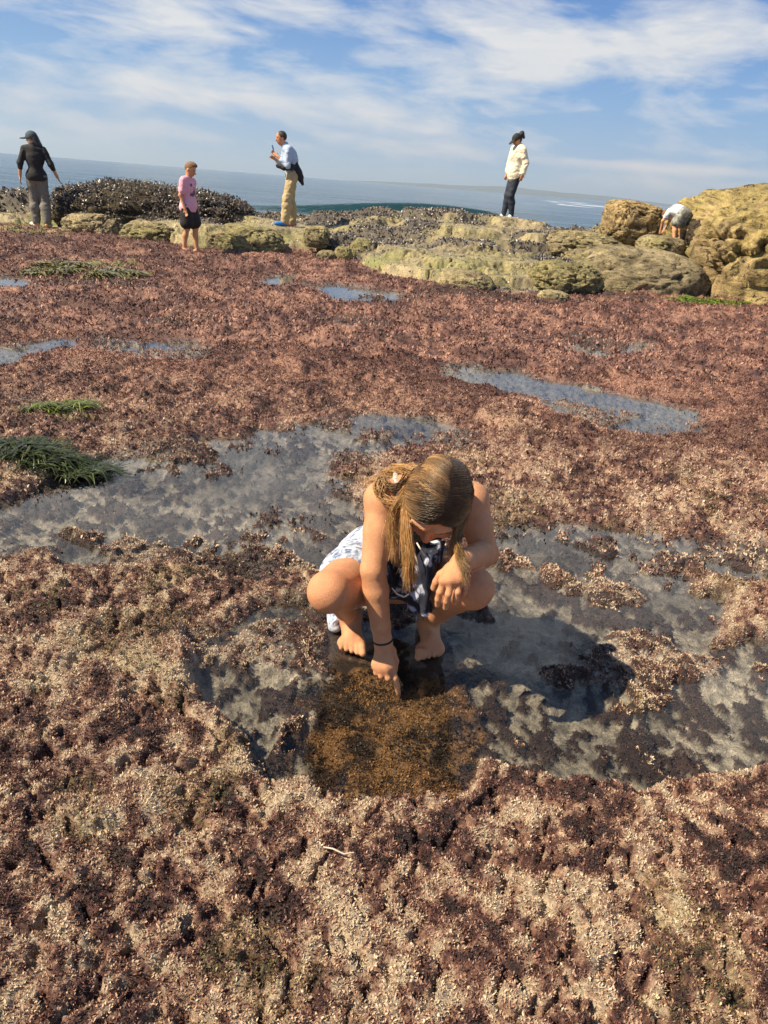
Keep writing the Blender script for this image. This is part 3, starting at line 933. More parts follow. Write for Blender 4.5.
def rock(label, c, r, seed, rot=0.0, tilt=0.0, sub=6, rough=.22, pits=0.0, p=.75, under=None, tintc=None, name="rock", cat="rock", group=None, wet=0.0):
    """weathered sandstone block: superellipsoid pushed about by layered noise; c = centre of the base"""
    V, F = ICO[sub]
    r = np.array(r, float)
    W = np.sign(V) * np.abs(V) ** p
    W = W * r
    s = 1 / max(r)
    q = W * s
    n = fbm(q[:, 0] * 1.7 + seed, q[:, 1] * 1.7, q[:, 2] * 1.7 + seed, octs=3, seed=seed) - .5
    n2 = fbm(q[:, 0] * 5 + seed, q[:, 1] * 5, q[:, 2] * 6, octs=4, seed=seed + 3) - .5
    ridge = np.abs(fbm(q[:, 0] * 2.6, q[:, 1] * 2.6 + seed, q[:, 2] * 4.4, octs=3, seed=seed + 5) - .5)
    n3 = fbm(q[:, 0] * 17 + seed, q[:, 1] * 17, q[:, 2] * 20, octs=3, seed=seed + 7) - .5
    cre = np.abs(fbm(q[:, 0] * 1.4 + 3, q[:, 1] * 1.4 + seed, q[:, 2] * 3.2, octs=4, seed=seed + 6) - .5)
    d = 1 + rough * 1.6 * n + rough * .7 * n2 + rough * .35 * n3 - rough * .45 * sstep(.04, 0, ridge) - rough * .6 * sstep(.03, 0, cre)
    W = W * d[:, None]
    dk = np.zeros(len(W))
    if pits:
        pn = fbm(q[:, 0] * 9, q[:, 1] * 9 + seed, q[:, 2] * 11, octs=2, seed=seed + 9)
        pk = sstep(.60, .72, pn)
        W = W * (1 - pits * pk)[:, None]
    ct, st = math.cos(tilt), math.sin(tilt)
    W = np.stack([W[:, 0] * ct - W[:, 2] * st, W[:, 1], W[:, 0] * st + W[:, 2] * ct], 1)
    cr_, sr = math.cos(rot), math.sin(rot)
    W = np.stack([W[:, 0] * cr_ - W[:, 1] * sr, W[:, 0] * sr + W[:, 1] * cr_, W[:, 2]], 1)
    P = W + np.array(c) + np.array([0, 0, r[2] * .45])
    C = rock_col(P[:, 0] + seed * 3.1, P[:, 1], P[:, 2])
    if tintc is not None:
        C = C * np.array(tintc)
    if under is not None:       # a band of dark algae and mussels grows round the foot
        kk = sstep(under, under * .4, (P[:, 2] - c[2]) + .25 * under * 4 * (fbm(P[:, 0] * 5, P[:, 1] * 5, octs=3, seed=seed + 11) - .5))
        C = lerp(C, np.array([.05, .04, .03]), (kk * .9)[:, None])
    o = mesh_np(name, P, F, m_rock, True, C, loc=c)
    return tag(o, label, cat, group)


def rpx(x0, x1, yt, yb, y, label, seed, depth=.8, zoff=0.0, **kw):
    """rock whose silhouette spans those sight-lines at distance y"""
    a, b = J(x0, yb, y), J(x1, yb, y)
    top = J((x0 + x1) / 2, yt, y + .1)
    w = (b[0] - a[0]) / 2
    zb = min(a[2], b[2])
    hgt = top[2] - zb
    rz = hgt / 1.45
    return rock(label, ((a[0] + b[0]) / 2, y + depth * .4, zb + zoff), (w, depth, rz), seed, **kw)


R_ = 'weathered sandstone rocks of the reef edge'
rpx(605, 662, 202, 232, 14.9, "big squarish tan boulder against the sea, dark hollow under its right side", 21, .62, tilt=-.10, p=.55, rough=.16, tintc=(1.15, 1.02, .85), group=R_, name="boulder", cat="boulder")
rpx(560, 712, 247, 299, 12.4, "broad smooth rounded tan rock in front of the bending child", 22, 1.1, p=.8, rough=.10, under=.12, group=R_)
rpx(686, 860, 187, 306, 12.6, "tall pitted tan rock outcrop rising at the right edge of the picture", 23, 2.0, p=.62, rough=.17, pits=.05, tilt=.16, tintc=(1.22, 1.10, .92), group=R_, name="rock_outcrop", cat="outcrop")
rpx(436, 494, 271, 293, 10.9, "low yellowish rock humped at the left end of the dark algae and shade strip", 24, .35, rough=.16, group=R_, sub=5)
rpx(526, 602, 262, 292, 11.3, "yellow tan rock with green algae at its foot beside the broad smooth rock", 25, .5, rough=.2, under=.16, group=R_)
rpx(538, 570, 290, 301, 10.5, "small flat pale rock at the edge of the red turf, near the dark algae and shade strip", 26, .2, rough=.15, group=R_, sub=5)
rpx(545, 622, 233, 254, 13.6, "tan hump of rock with a dark notch, between the lady and the boulder", 27, .7, rough=.2, group=R_)
rpx(689, 712, 219, 238, 13.2, "dark brown rock slab beside the bending child's right foot", 28, .3, rough=.2, tintc=(.28, .24, .25), group=R_, sub=5)
rpx(303, 329, 226, 241, 13.9, "pale block of rock just right of the man's shoes", 29, .28, p=.6, rough=.14, group=R_, sub=5)
rpx(333, 352, 246, 262, 13.2, "small pale round stone at the turf edge left of its twin", 30, .2, rough=.12, group=R_, sub=5)
rpx(349, 376, 238, 257, 13.7, "larger pale rounded stone behind the small round stones", 31, .3, rough=.14, group=R_, sub=5)
rpx(316, 336, 250, 260, 13.1, "smallest pale flat stone, leftmost of the stones at the turf edge", 32, .18, rough=.12, group=R_, sub=5)
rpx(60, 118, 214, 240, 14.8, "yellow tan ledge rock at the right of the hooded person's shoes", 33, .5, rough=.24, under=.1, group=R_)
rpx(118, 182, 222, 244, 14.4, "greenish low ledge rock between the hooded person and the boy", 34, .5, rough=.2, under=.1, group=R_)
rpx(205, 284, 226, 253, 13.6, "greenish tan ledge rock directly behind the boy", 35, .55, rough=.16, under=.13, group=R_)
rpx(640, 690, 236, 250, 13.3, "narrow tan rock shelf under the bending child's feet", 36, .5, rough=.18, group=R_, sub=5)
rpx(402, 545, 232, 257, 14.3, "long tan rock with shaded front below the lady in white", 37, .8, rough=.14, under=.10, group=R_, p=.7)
mus1 = rpx(48, 250, 187, 232, 15.9, "big dark mound covered with mussels behind the hooded person and the boy", 38, 1.3, rough=.16, tintc=(.22, .2, .22), name="mussel_mound", cat="mound", p=.72)
mus2 = rpx(-70, 42, 198, 232, 16.3, "lower dark mussel mound at the left edge behind the hooded person", 39, .8, rough=.16, tintc=(.22, .2, .22), name="mussel_mound", cat="mound")

# --- mussels: half-open clusters of shells
m_shell = surf_mat("mussel_shell", attr="Col", rough=.38, vary=.35, vscale=60)


def shells(pts, nrm, seed, size=.037):
    r = np.random.default_rng(seed)
    n = len(pts)
    base = np.array([(1, 0, 0), (-.75, .0, 0), (.15, .42, 0), (.15, -.42, 0), (.1, 0, .38), (.1, 0, -.38)], float)
    tri = np.array([(0, 2, 4), (2, 1, 4), (1, 3, 4), (3, 0, 4), (2, 0, 5), (1, 2, 5), (3, 1, 5), (0, 3, 5)])
    a = nrm * .7 + r.normal(0, .75, (n, 3)); a /= np.linalg.norm(a, axis=1, keepdims=True)
    u = np.cross(a, r.normal(0, 1, (n, 3))); u /= np.linalg.norm(u, axis=1, keepdims=True)
    w = np.cross(a, u)
    s = size * (.55 + .9 * r.random(n))[:, None, None]
    V = (base[None, :, 0:1] * a[:, None] + base[None, :, 1:2] * u[:, None] + base[None, :, 2:3] * w[:, None]) * s + pts[:, None] + (a * size * .25)[:, None]
    F = (tri[None] + (np.arange(n) * 6)[:, None, None]).reshape(-1, 3)
    k = r.random(n)
    c = np.where(k[:, None] < .38, np.array([.035, .035, .045]), np.where(k[:, None] < .66, np.array([.13, .11, .10]), np.where(k[:, None] < .93, np.array([.27, .235, .19]), np.array([.42, .38, .31]))))
    c = c * (.7 + .6 * r.random((n, 1)))
    return V.reshape(-1, 3), F, np.repeat(c, 6, 0)


def sample_mesh(o, n, seed, zmin=-9):
    me = o.data
    V = np.empty(len(me.vertices) * 3, np.float32); me.vertices.foreach_get("co", V); V = V.reshape(-1, 3) + np.array(o.location)
    N = np.empty(len(me.vertices) * 3, np.float32); me.vertices.foreach_get("normal", N); N = N.reshape(-1, 3)
    ok = np.where((N[:, 2] > -.1) & (V[:, 2] > zmin))[0]
    i = np.random.default_rng(seed).choice(ok, n)
    return V[i] + np.random.default_rng(seed + 1).normal(0, .03, (n, 3)), N[i]


PV, PN = [], []
for o_, n_ in ((mus1, 11000), (mus2, 3600)):
    a, b_ = sample_mesh(o_, n_, n_); PV.append(a); PN.append(b_)
nx_ = 42000
mx_ = rng.random(nx_) * 16 - 10; my_ = 10 + rng.random(nx_) * 7.2
mh, _, ms = reef(mx_, my_, False)
kp = (mussel_w(mx_, my_) > .35 * rng.random(nx_) + .1) & (ms > .6) & (mh > .03)
PV.append(np.stack([mx_, my_, mh], 1)[kp]); PN.append(np.tile([0, 0, 1.0], (kp.sum(), 1)))
V, F, C = shells(np.concatenate(PV), np.concatenate(PN), 5)
tag(mesh_np("mussel_bed", V, F, m_shell, False, C), kind='stuff')
# barnacle and shell grit over the shelf
nx_ = 9000
mx_ = rng.random(nx_) * 17 - 9; my_ = 10 + rng.random(nx_) * 6
mh, _, ms = reef(mx_, my_, False)
kp = ms > .6
V, F, C = shells(np.stack([mx_, my_, mh], 1)[kp], np.tile([0, 0, 1.0], (kp.sum(), 1)), 6, .022)
tag(mesh_np("barnacles", V, F, m_shell, False, np.clip(C * 1.2 + .08, 0, .6)), kind='stuff')
#@@PART3

# ================================================================== PEOPLE
def fabric(name, stops, scale, rough=.8, bump=.3, bscale=300, kind='noise'):
    m, t = new_mat(name)
    out = t.n('ShaderNodeOutputMaterial'); p = t.n('ShaderNodeBsdfPrincipled')
    co = t.n('ShaderNodeTexCoord').outputs['Object']
    if kind == 'flower':
        vo = t.n('ShaderNodeTexVoronoi'); vo.inputs['Scale'].default_value = scale
        wv = t.n('ShaderNodeVectorMath', operation='ADD', i_0=co, i_1=(0, 0, 0))
        nn = t.n('ShaderNodeTexNoise'); nn.inputs['Scale'].default_value = scale * 1.7; t.link(co, nn.inputs['Vector'])
        sc_ = t.n('ShaderNodeVectorMath', operation='SCALE', i_0=nn.outputs['Color']); sc_.inputs['Scale'].default_value = .8 / scale
        t.link(sc_.outputs[0], wv.inputs[1]); t.link(wv.outputs[0], vo.inputs['Vector'])
        f = vo.outputs['Distance']
    else:
        f = t.noise(co, scale, 5, .6, .6)
    t.link(t.ramp(f, stops), p.inputs['Base Color'])
    p.inputs['Roughness'].default_value = rough
    p.inputs['Sheen Weight'].default_value = .1
    p.inputs['Specular IOR Level'].default_value = .15
    b = t.n('ShaderNodeBump'); b.inputs['Strength'].default_value = bump; b.inputs['Distance'].default_value = .004
    t.link(t.noise(co, bscale, 3, .6), b.inputs['Height']); t.link(b.outputs[0], p.inputs['Normal'])
    t.link(p.outputs[0], out.inputs[0])
    return m


def plain(name, c, rough=.8, vary=.22, vs=18, bump=.5, bs=30):
    return surf_mat(name, c, rough=rough, vary=vary, vscale=vs, bump=bump, bscale=bs)


m_skin = surf_mat("skin", attr="Col", rough=.5, vary=.24, vscale=34, bump=.45, bscale=420, sss=.04, spec=.4)
SKIN = np.array([.60, .315, .17])
FACE_DARK = np.array([.10, .05, .03])


def person_far(label, base, psi, H, P, clothes, skin=SKIN, hs=1.0, barefoot=False, h=.0095):
    """standing figure; joints in P are given for a height of 1.75 (x forward, y left, z up)"""
    S = H / 1.75
    ax = lambda v: np.array(v, float) * S
    D = dict(pel=(0, 0, .95), chest=(.0, 0, 1.28), neck=(0, 0, 1.48), head=(.02, 0, 1.62), hf=(1, 0, 0), hu=(0, 0, 1),
             shL=(0, .17, 1.42), shR=(0, -.17, 1.42), elL=(-.02, .23, 1.14), elR=(-.02, -.23, 1.14), wrL=(.06, .23, .90), wrR=(.06, -.23, .90),
             hiL=(0, .085, .92), hiR=(0, -.085, .92), knL=(.03, .095, .50), knR=(.03, -.095, .50), anL=(0, .10, .085), anR=(0, -.10, .085),
             toL=(.17, .115, .03), toR=(.17, -.115, .03))
    D.update(P)
    D = {k: (ax(v) if k not in ('hf', 'hu') else np.array(v, float) / np.linalg.norm(v)) for k, v in D.items()}
    lo = np.min([D[k] for k in D if k not in ('hf', 'hu')], 0) - .30 * S; hi = np.max([D[k] for k in D if k not in ('hf', 'hu')], 0) + .30 * S
    lo[2] = min(lo[2], -.03)
    hf = D['hf']; hu = D['hu'] - hf * (D['hu'] @ hf); hu /= np.linalg.norm(hu); hsd = np.cross(hu, hf)
    new = lambda: Field(lo, hi, h)
    spine = D['neck'] - D['pel']; sn = spine / np.linalg.norm(spine)
    lat = D['shL'] - D['shR']; lat -= sn * (lat @ sn); lat /= np.linalg.norm(lat); fw = np.cross(lat, sn)
    fr_ = [fw, lat, sn]

    def torso(f, off, k=.05):
        f.ell(D['pel'], ax((.105, .155, .12)) + off, fr_, k)
        f.cap(D['pel'] + sn * .05 * S, D['chest'], .105 * S + off, .115 * S + off, k)
        f.ell(D['chest'], ax((.105, .160, .17)) + off, fr_, k)
        f.cap(D['shL'] * .8 + D['shR'] * .2, D['shR'] * .8 + D['shL'] * .2, .062 * S + off, None, k)
        return f

    def legp(f, s, off, frac=2.0, flare=0.0, k=.03):
        hp, kn, an = D['hi' + s], D['kn' + s], D['an' + s]
        if frac <= 1:
            f.cap(hp, hp + (kn - hp) * frac, .088 * S + off, lerp(.088, .060, frac) * S + off + flare, k)
        else:
            f.cap(hp, kn, .088 * S + off, .058 * S + off + flare * .5, k)
            e = kn + (an - kn) * (frac - 1)
            m_ = kn + (an - kn) * .35 * min(1, frac - 1) + fw * -.015 * S
            f.cap(kn, m_, .056 * S + off, .056 * S + off + flare, k).cap(m_, e, .056 * S + off + flare, .038 * S + off + flare, k)
        return f

    def armp(f, s, off, frac=2.0, k=.025):
        sh, e, w = D['sh' + s], D['el' + s], D['wr' + s]
        if frac <= 1:
            f.cap(sh, sh + (e - sh) * frac, .052 * S + off, .046 * S + off, k)
        else:
            f.cap(sh, e, .052 * S + off, .040 * S + off, k)
            f.cap(e, e + (w - e) * (frac - 1), .040 * S + off, .029 * S + off, k)
        return f

    B = torso(new(), 0)
    for s in 'LR':
        legp(B, s, 0); armp(B, s, 0)
        an, to = D['an' + s], D['to' + s]
        fd = to - an; fd[2] = 0; fd /= np.linalg.norm(fd)
        heel = an - fd * .05 * S; heel[2] = to[2] + .006 * S
        B.cap(heel, an + fd * .03 * S - np.array([0, 0, .02 * S]), .034 * S, .036 * S, .02).cap(an + fd * .02 * S - np.array([0, 0, .02 * S]), to, .038 * S, .026 * S, .02)
        B.cap(heel, to, .03 * S, .028 * S, .02)
        if barefoot:
            sd2 = np.cross(fd, [0, 0, 1])
            for q in range(5):
                b0 = to + sd2 * (q - 2) * .016 * S; B.cap(b0, b0 + fd * (.04 - .004 * abs(q - 1)) * S, .011 * S, .009 * S, .006)
        w = D['wr' + s]; hd = w - D['el' + s]; hd /= np.linalg.norm(hd)
        hn = D.get('hn' + s, np.cross(hd, fw if abs(hd @ fw) < .8 else sn)); hn = hn / np.linalg.norm(hn)
        pw = np.cross(hd, hn); pw /= np.linalg.norm(pw)
        B.ell(w + hd * .05 * S, ax((.052, .038, .017)), [hd, pw, hn], .015)
        for q in range(4):
            b0 = w + hd * .09 * S + pw * (q - 1.5) * .018 * S
            m1 = b0 + (hd + hn * .25) * .035 * S; B.cap(b0, m1, .0095 * S, .0085 * S, .006).cap(m1, m1 + (hd * .7 + hn * .6) * (.034 - .005 * abs(q - 1.5)) * S, .0085 * S, .0075 * S, .006)
        tb = w + hd * .03 * S + pw * .03 * S; B.cap(tb, tb + (hd * .7 + pw * .7) * .05 * S, .012 * S, .009 * S, .01)
    B.cap(D['neck'] - sn * .05 * S, D['head'] - hu * .06 * S, .058 * S, .052 * S, .03)
    hs_ = S * hs
    hc = D['head']
    B.ell(hc + hu * .02 * hs_, (.098 * hs_, .076 * hs_, .100 * hs_), [hf, hsd, hu], .02)
    B.ell(hc + hf * .025 * hs_ - hu * .05 * hs_, (.068 * hs_, .058 * hs_, .075 * hs_), [hf, hsd, hu], .03)
    B.cap(hc + hf * .095 * hs_ + hu * .01 * hs_, hc + hf * .113 * hs_ - hu * .028 * hs_, .009 * hs_, .014 * hs_, .012)
    B.cap(hc + hf * .086 * hs_ - hu * .058 * hs_ + hsd * .018 * hs_, hc + hf * .086 * hs_ - hu * .058 * hs_ - hsd * .018 * hs_, .009 * hs_, None, .008)
    for sg in (1, -1):
        B.ell(hc + hf * .092 * hs_ + hu * .018 * hs_ + hsd * sg * .032 * hs_, (.012 * hs_, .016 * hs_, .011 * hs_), [hf, hsd, hu], .012, sub=True)
        B.ell(hc - hf * .005 * hs_ - hu * .005 * hs_ + hsd * sg * .077 * hs_, (.017 * hs_, .010 * hs_, .030 * hs_), [hf, hsd, hu], .008)
    R = np.array([[math.cos(psi), -math.sin(psi), 0], [math.sin(psi), math.cos(psi), 0], [0, 0, 1]])
    base = np.array(base, float)
    V, Fc = B.mesh()
    C = np.tile(skin, (len(V), 1)) * (.92 + .16 * fbm(V[:, 0] * 20, V[:, 1] * 20, V[:, 2] * 20, octs=2, seed=3)[:, None])
    for sg in (1, -1):
        e = hc + hf * .088 * hs_ + hu * .018 * hs_ + hsd * sg * .032 * hs_
        C = np.where((np.linalg.norm(V - e, axis=1) < .012 * hs_)[:, None], np.array([.05, .035, .03]), C)
    mth = hc + hf * .094 * hs_ - hu * .058 * hs_
    C = np.where((np.linalg.norm((V - mth) * np.array([1, 1, 1.6]), axis=1) < .022 * hs_)[:, None], skin * np.array([.72, .45, .45]), C)
    o = mesh_np("person", V @ R.T + base, Fc, m_skin, True, C, loc=base)
    tag(o, label, "person")
    ctx = dict(D=D, S=S, new=new, torso=torso, legp=legp, armp=armp, hf=hf, hu=hu, hs=hsd, fw=fw, sn=sn, lat=lat, ax=ax, hc=hc, hk=hs_)

    def add(name, f, mat, col=None, wr=0.0):
        V, Fc = f.mesh()
        if wr:      # folds
            V = V + ((fbm(V[:, 0] * 9 + V[:, 2] * 5, V[:, 1] * 9, V[:, 2] * 13, octs=3, seed=len(name)) - .5) * wr)[:, None] * np.array([1, 1, .3])
        c_ = col(V) if col else None
        mesh_np(name, V @ R.T + base, Fc, mat, True, c_, parent=o, loc=base)
    ctx['add'] = add
    clothes(ctx)
    return o


def shoe(c, s, mat, name="shoe", sole=None):
    D, S = c['D'], c['S']
    an, to = D['an' + s], D['to' + s]
    fd = to - an; fd[2] = 0; fd /= np.linalg.norm(fd); sdv = np.cross(fd, [0, 0, 1])
    f = c['new']()
    z0 = to[2] - .03 * S
    g = lambda a, z: np.array([*(an + fd * a * S)[:2], z0 + z * S])
    f.ell(g(.02, .055), (.080 * S, .048 * S, .070 * S), [fd, sdv, (0, 0, 1)], .02)
    f.ell(g(.12, .035), (.10 * S, .048 * S, .040 * S), [fd, sdv, (0, 0, 1)], .03)
    f.ell(g(.055, .020), (.132 * S, .044 * S, .022 * S), [fd, sdv, (0, 0, 1)], .015)
    c['add'](name, f, mat)


# --- hooded person in black, back turned
pb = P_HOOD


def cl(c):
    D, S = c['D'], c['S']
    f = c['torso'](c['new'](), .022); f.ell(D['pel'] - c['sn'] * .02 * S, c['ax']((.155, .20, .17)), [c['fw'], c['lat'], c['sn']], .05); f.cut(D['pel'] - c['sn'] * .10 * S, -c['sn'])
    for s in 'LR': c['armp'](f, s, .016, 1.35)
    f.cap(D['neck'] - c['sn'] * .06, D['neck'] + c['sn'] * .03, .09 * S, .075 * S, .03)
    c['add']("shirt", f, plain("black_knit", (.012, .014, .018)), wr=.02)
    f = c['new']()
    f.ell(D['pel'] - c['sn'] * .06 * S, c['ax']((.125, .17, .10)), None, .03)
    for s in 'LR': c['legp'](f, s, .022, 1.97, .02)
    c['add']("trousers", f, plain("grey_twill", (.17, .165, .15)), wr=.035)
    for s in 'LR': shoe(c, s, plain("white_canvas", (.62, .62, .58), vary=.15))
    hc, hf, hu, k = c['hc'], c['hf'], c['hu'], c['hk']
    f = c['new']()
    f.ell(hc + hu * .035 * k, (.118 * k, .098 * k, .108 * k), [hf, c['hs'], hu], .01); f.cut(hc - hu * .01 * k, -hu)
    f.ell(hc + hf * .15 * k + hu * .02 * k, (.10 * k, .085 * k, .014 * k), [hf, c['hs'], hu], .02)
    c['add']("cap", f, plain("slate_cap", (.045, .075, .095)))
    f = c['new'](); f.cap(hc - hf * .05 * k, hc - hf * .08 * k - hu * .11 * k, .085 * k, .085 * k, .02)
    f.cap(hc - hf * .06 * k - hu * .10 * k, hc - hf * .10 * k + c['hs'] * -.03 * k - hu * .14 * k, .06 * k, .06 * k, .03)
    c['add']("hair", f, plain("black_hair", (.02, .018, .018), .5))


person_far("person in black hooded top, grey trousers and cap, back turned, by the mussel mound", pb, math.radians(108), 1.68,
           dict(elL=(-.04, .27, 1.16), wrL=(-.01, .30, .92), elR=(-.06, -.29, 1.17), wrR=(.02, -.38, .95), hf=(.35, .9, -.12), head=(.05, .02, 1.61),
                knL=(.06, .09, .5), anL=(.03, .10, .085), toL=(.15, .2, .03), knR=(.02, -.10, .5), anR=(-.10, -.12, .085), toR=(.06, -.16, .03)), cl)

# --- boy in pink
pb = P_BOY
m_pink = surf_mat("pink_jersey", attr="Col", rough=.85, vary=.2, vscale=20, bump=.4, bscale=40)


def cl(c):
    D, S = c['D'], c['S']
    f = c['torso'](c['new'](), .022); f.ell(D['pel'] - c['sn'] * .06 * S, c['ax']((.165, .205, .24)), [c['fw'], c['lat'], c['sn']], .06)
    for s in 'LR': c['armp'](f, s, .024, .72)
    f.cut(D['pel'] - c['sn'] * .13 * S, -c['sn'])

    def col(V):
        q = (V - D['chest']) @ np.stack([c['fw'], c['lat'], c['sn']], 1) / S
        base = np.tile(np.array([.80, .42, .53]), (len(V), 1))
        m = (q[:, 0] > .04) & (np.abs(q[:, 1] - .0) < .10) & (q[:, 2] > -.14) & (q[:, 2] < .10)
        n = fbm(q[:, 1] * 22, q[:, 2] * 9, octs=3, seed=5) > .47
        return np.where((m & n)[:, None], np.array([.10, .08, .12]), base)
    c['add']("shirt", f, m_pink, col, wr=.03)
    f = c['new']()
    f.ell(D['pel'] - c['sn'] * .07 * S, c['ax']((.13, .172, .10)), None, .03)
    for s in 'LR': c['legp'](f, s, .034, .72, .025)
    c['add']("shorts", f, plain("black_shorts", (.014, .014, .016)), wr=.02)
    hc, hf, hu, k = c['hc'], c['hf'], c['hu'], c['hk']
    f = c['new']()
    f.ell(hc + hu * .03 * k - hf * .012 * k, (.099 * k, .080 * k, .095 * k), [hf, c['hs'], hu], .01)
    f.cut(hc + hf * .02 * k, hf * .88 - hu * .48)
    f.ell(hc + hu * .105 * k + hf * .03 * k, (.075 * k, .06 * k, .04 * k), [hf + hu * .3, c['hs'], hu], .02)
    c['add']("hair", f, plain("brown_hair", (.25, .14, .07), .6, .5, 60, 1.0, 90), wr=.012)


person_far("barefoot boy in pink shirt and black shorts looking down at the turf", pb, math.radians(-14), 1.36,
           dict(elR=(-.05, -.22, 1.14), wrR=(.04, -.22, .88), elL=(.0, .22, 1.14), wrL=(.08, .20, .90), hf=(.92, .1, -.36), head=(.06, 0, 1.63),
                knL=(.09, .10, .50), anL=(.10, .12, .085), toL=(.27, .15, .03), knR=(.0, -.09, .5), anR=(-.08, -.10, .085), toR=(.08, -.12, .03),
                chest=(-.01, 0, 1.27)), cl, hs=1.16, barefoot=True, skin=SKIN * np.array([1.08, 1.05, 1.05]))

# --- man in pale blue shirt
pm_ = P_MAN


def cl(c):
    D, S = c['D'], c['S']
    f = c['torso'](c['new'](), .022)
    for s in 'LR': c['armp'](f, s, .020, 1.62)
    f.cap(D['neck'] - c['sn'] * .05, D['neck'] + c['sn'] * .01, .08 * S, .068 * S, .02)
    c['add']("shirt", f, plain("pale_blue_shirt", (.42, .54, .74)), wr=.035)
    f = c['new']()
    f.ell(D['pel'] - c['sn'] * .01, c['ax']((.125, .165, .11)), None, .03)
    for s in 'LR': c['legp'](f, s, .026, 1.95, .018)
    c['add']("trousers", f, plain("khaki_trousers", (.46, .365, .20)), wr=.035)
    for s, cc_ in (('L', (.02, .20, .62)), ('R', (.45, .20, .25))): shoe(c, s, plain("blue_trainer", cc_, .6, .35, 40))
    f = c['new']()   # jacket knotted at the waist
    p0 = D['pel'] + c['sn'] * .13 * S
    f.ell(p0, c['ax']((.135, .18, .055)), [c['fw'], c['lat'], c['sn']], .02)
    b0 = p0 - c['fw'] * .10 * S + c['lat'] * .08 * S
    f.chain([b0 + c['sn'] * .12 * S, b0 - c['sn'] * .12 * S, b0 - c['sn'] * .22 * S - c['fw'] * .03 * S, b0 - c['sn'] * .34 * S - c['fw'] * .05 * S], [.035, .085, .06, .03], .03)
    f.chain([p0 + c['lat'] * .17 * S, p0 + c['lat'] * .17 * S + c['fw'] * .14 * S + c['sn'] * .02, p0 + c['lat'] * .12 * S + c['fw'] * .25 * S + c['sn'] * .07 * S], [.06, .05, .035], .03)
    c['add']("jacket", f, plain("black_jacket", (.018, .018, .026)), wr=.03)
    hc, hf, hu, k = c['hc'], c['hf'], c['hu'], c['hk']
    f = c['new']()
    f.ell(hc + hu * .03 * k - hf * .012 * k, (.104 * k, .0835 * k, .098 * k), [hf, c['hs'], hu], .01)
    f.cut(hc + hf * .025 * k + hu * .01 * k, hf * .80 - hu * .60)
    c['add']("hair", f, plain("dark_hair", (.028, .022, .02), .5, .4, 60, 1.0, 90), wr=.01)


PSI_M = math.radians(196)
man_pose = dict(pel=(0, 0, .95), chest=(.04, 0, 1.25), neck=(.14, 0, 1.44), head=(.22, 0, 1.565), hf=(.95, .15, -.22), shL=(.10, .17, 1.38), shR=(.10, -.17, 1.38),
                elL=(.12, .22, 1.10), wrL=(.30, .12, 1.24), elR=(.16, -.22, 1.12), wrR=(.34, -.06, 1.20),
                knL=(.10, .10, .50), anL=(.14, .10, .085), toL=(.31, .12, .03), knR=(.02, -.10, .5), anR=(-.04, -.10, .085), toR=(.12, -.16, .03))
mano = person_far("man in pale blue shirt and khaki trousers lifting a blue stick to his mouth", pm_, PSI_M, 1.70, man_pose, cl, skin=SKIN * np.array([.98, .86, .85]))
q = np.array([.375, .06, 1.345]) * 1.70 / 1.75; q2 = np.array([.40, .055, 1.43]) * 1.70 / 1.75
Rm = np.array([[math.cos(PSI_M), -math.sin(PSI_M), 0], [math.sin(PSI_M), math.cos(PSI_M), 0], [0, 0, 1]])
V, F = tube(np.array([Rm @ q + pm_, Rm @ (q * .5 + q2 * .5) + pm_, Rm @ q2 + pm_]), [.014, .014, .011], 10)
tag(mesh_np("blue_stick", V, F, plain("blue_plastic", (.05, .16, .45), .4, .1)), "short blue stick held up by the man in the pale blue shirt", "stick")

# --- lady in white
pl_ = P_LADY


def cl(c):
    D, S = c['D'], c['S']
    f = c['torso'](c['new'](), .035); f.cap(D['pel'] + c['sn'] * .1, D['pel'] - c['sn'] * .04, .165 * S, .165 * S, .04)
    for s in 'LR': c['armp'](f, s, .030, 1.88)
    f.cap(D['neck'] - c['sn'] * .06, D['neck'] + c['sn'] * .015, .10 * S, .075 * S, .02)
    c['add']("jacket", f, plain("cream_fleece", (.78, .73, .58), .9), wr=.04)
    f = c['new']()
    f.ell(D['pel'] - c['sn'] * .03, c['ax']((.115, .155, .11)), None, .03)
    for s in 'LR': c['legp'](f, s, .012, 1.95, .004)
    c['add']("trousers", f, plain("navy_denim", (.016, .026, .048)), wr=.015)
    for s in 'LR': shoe(c, s, plain("white_trainer", (.74, .74, .76), .6, .12))
    hc, hf, hu, k = c['hc'], c['hf'], c['hu'], c['hk']
    f = c['new']()
    f.ell(hc + hu * .032 * k, (.112 * k, .090 * k, .102 * k), [hf, c['hs'], hu], .01); f.cut(hc + hu * .012 * k, -hu)
    f.ell(hc + hf * .135 * k + hu * .022 * k, (.085 * k, .068 * k, .012 * k), [hf - hu * .25, c['hs'], hu + hf * .25], .015)
    c['add']("cap", f, plain("black_cap", (.018, .018, .02)))
    f = c['new']()
    f.ell(hc - hf * .03 * k - hu * .01 * k, (.085 * k, .085 * k, .075 * k), [hf, c['hs'], hu], .02)
    f.cut(hc + hf * .03 * k, hf)
    f.chain([hc - hf * .09 * k + hu * .04 * k, hc - hf * .15 * k + hu * .06 * k, hc - hf * .17 * k - hu * .03 * k], [.03 * k, .055 * k, .03 * k], .02)
    c['add']("hair", f, plain("black_ponytail", (.02, .016, .014), .5, .4, 60, 1.0, 90), wr=.02)


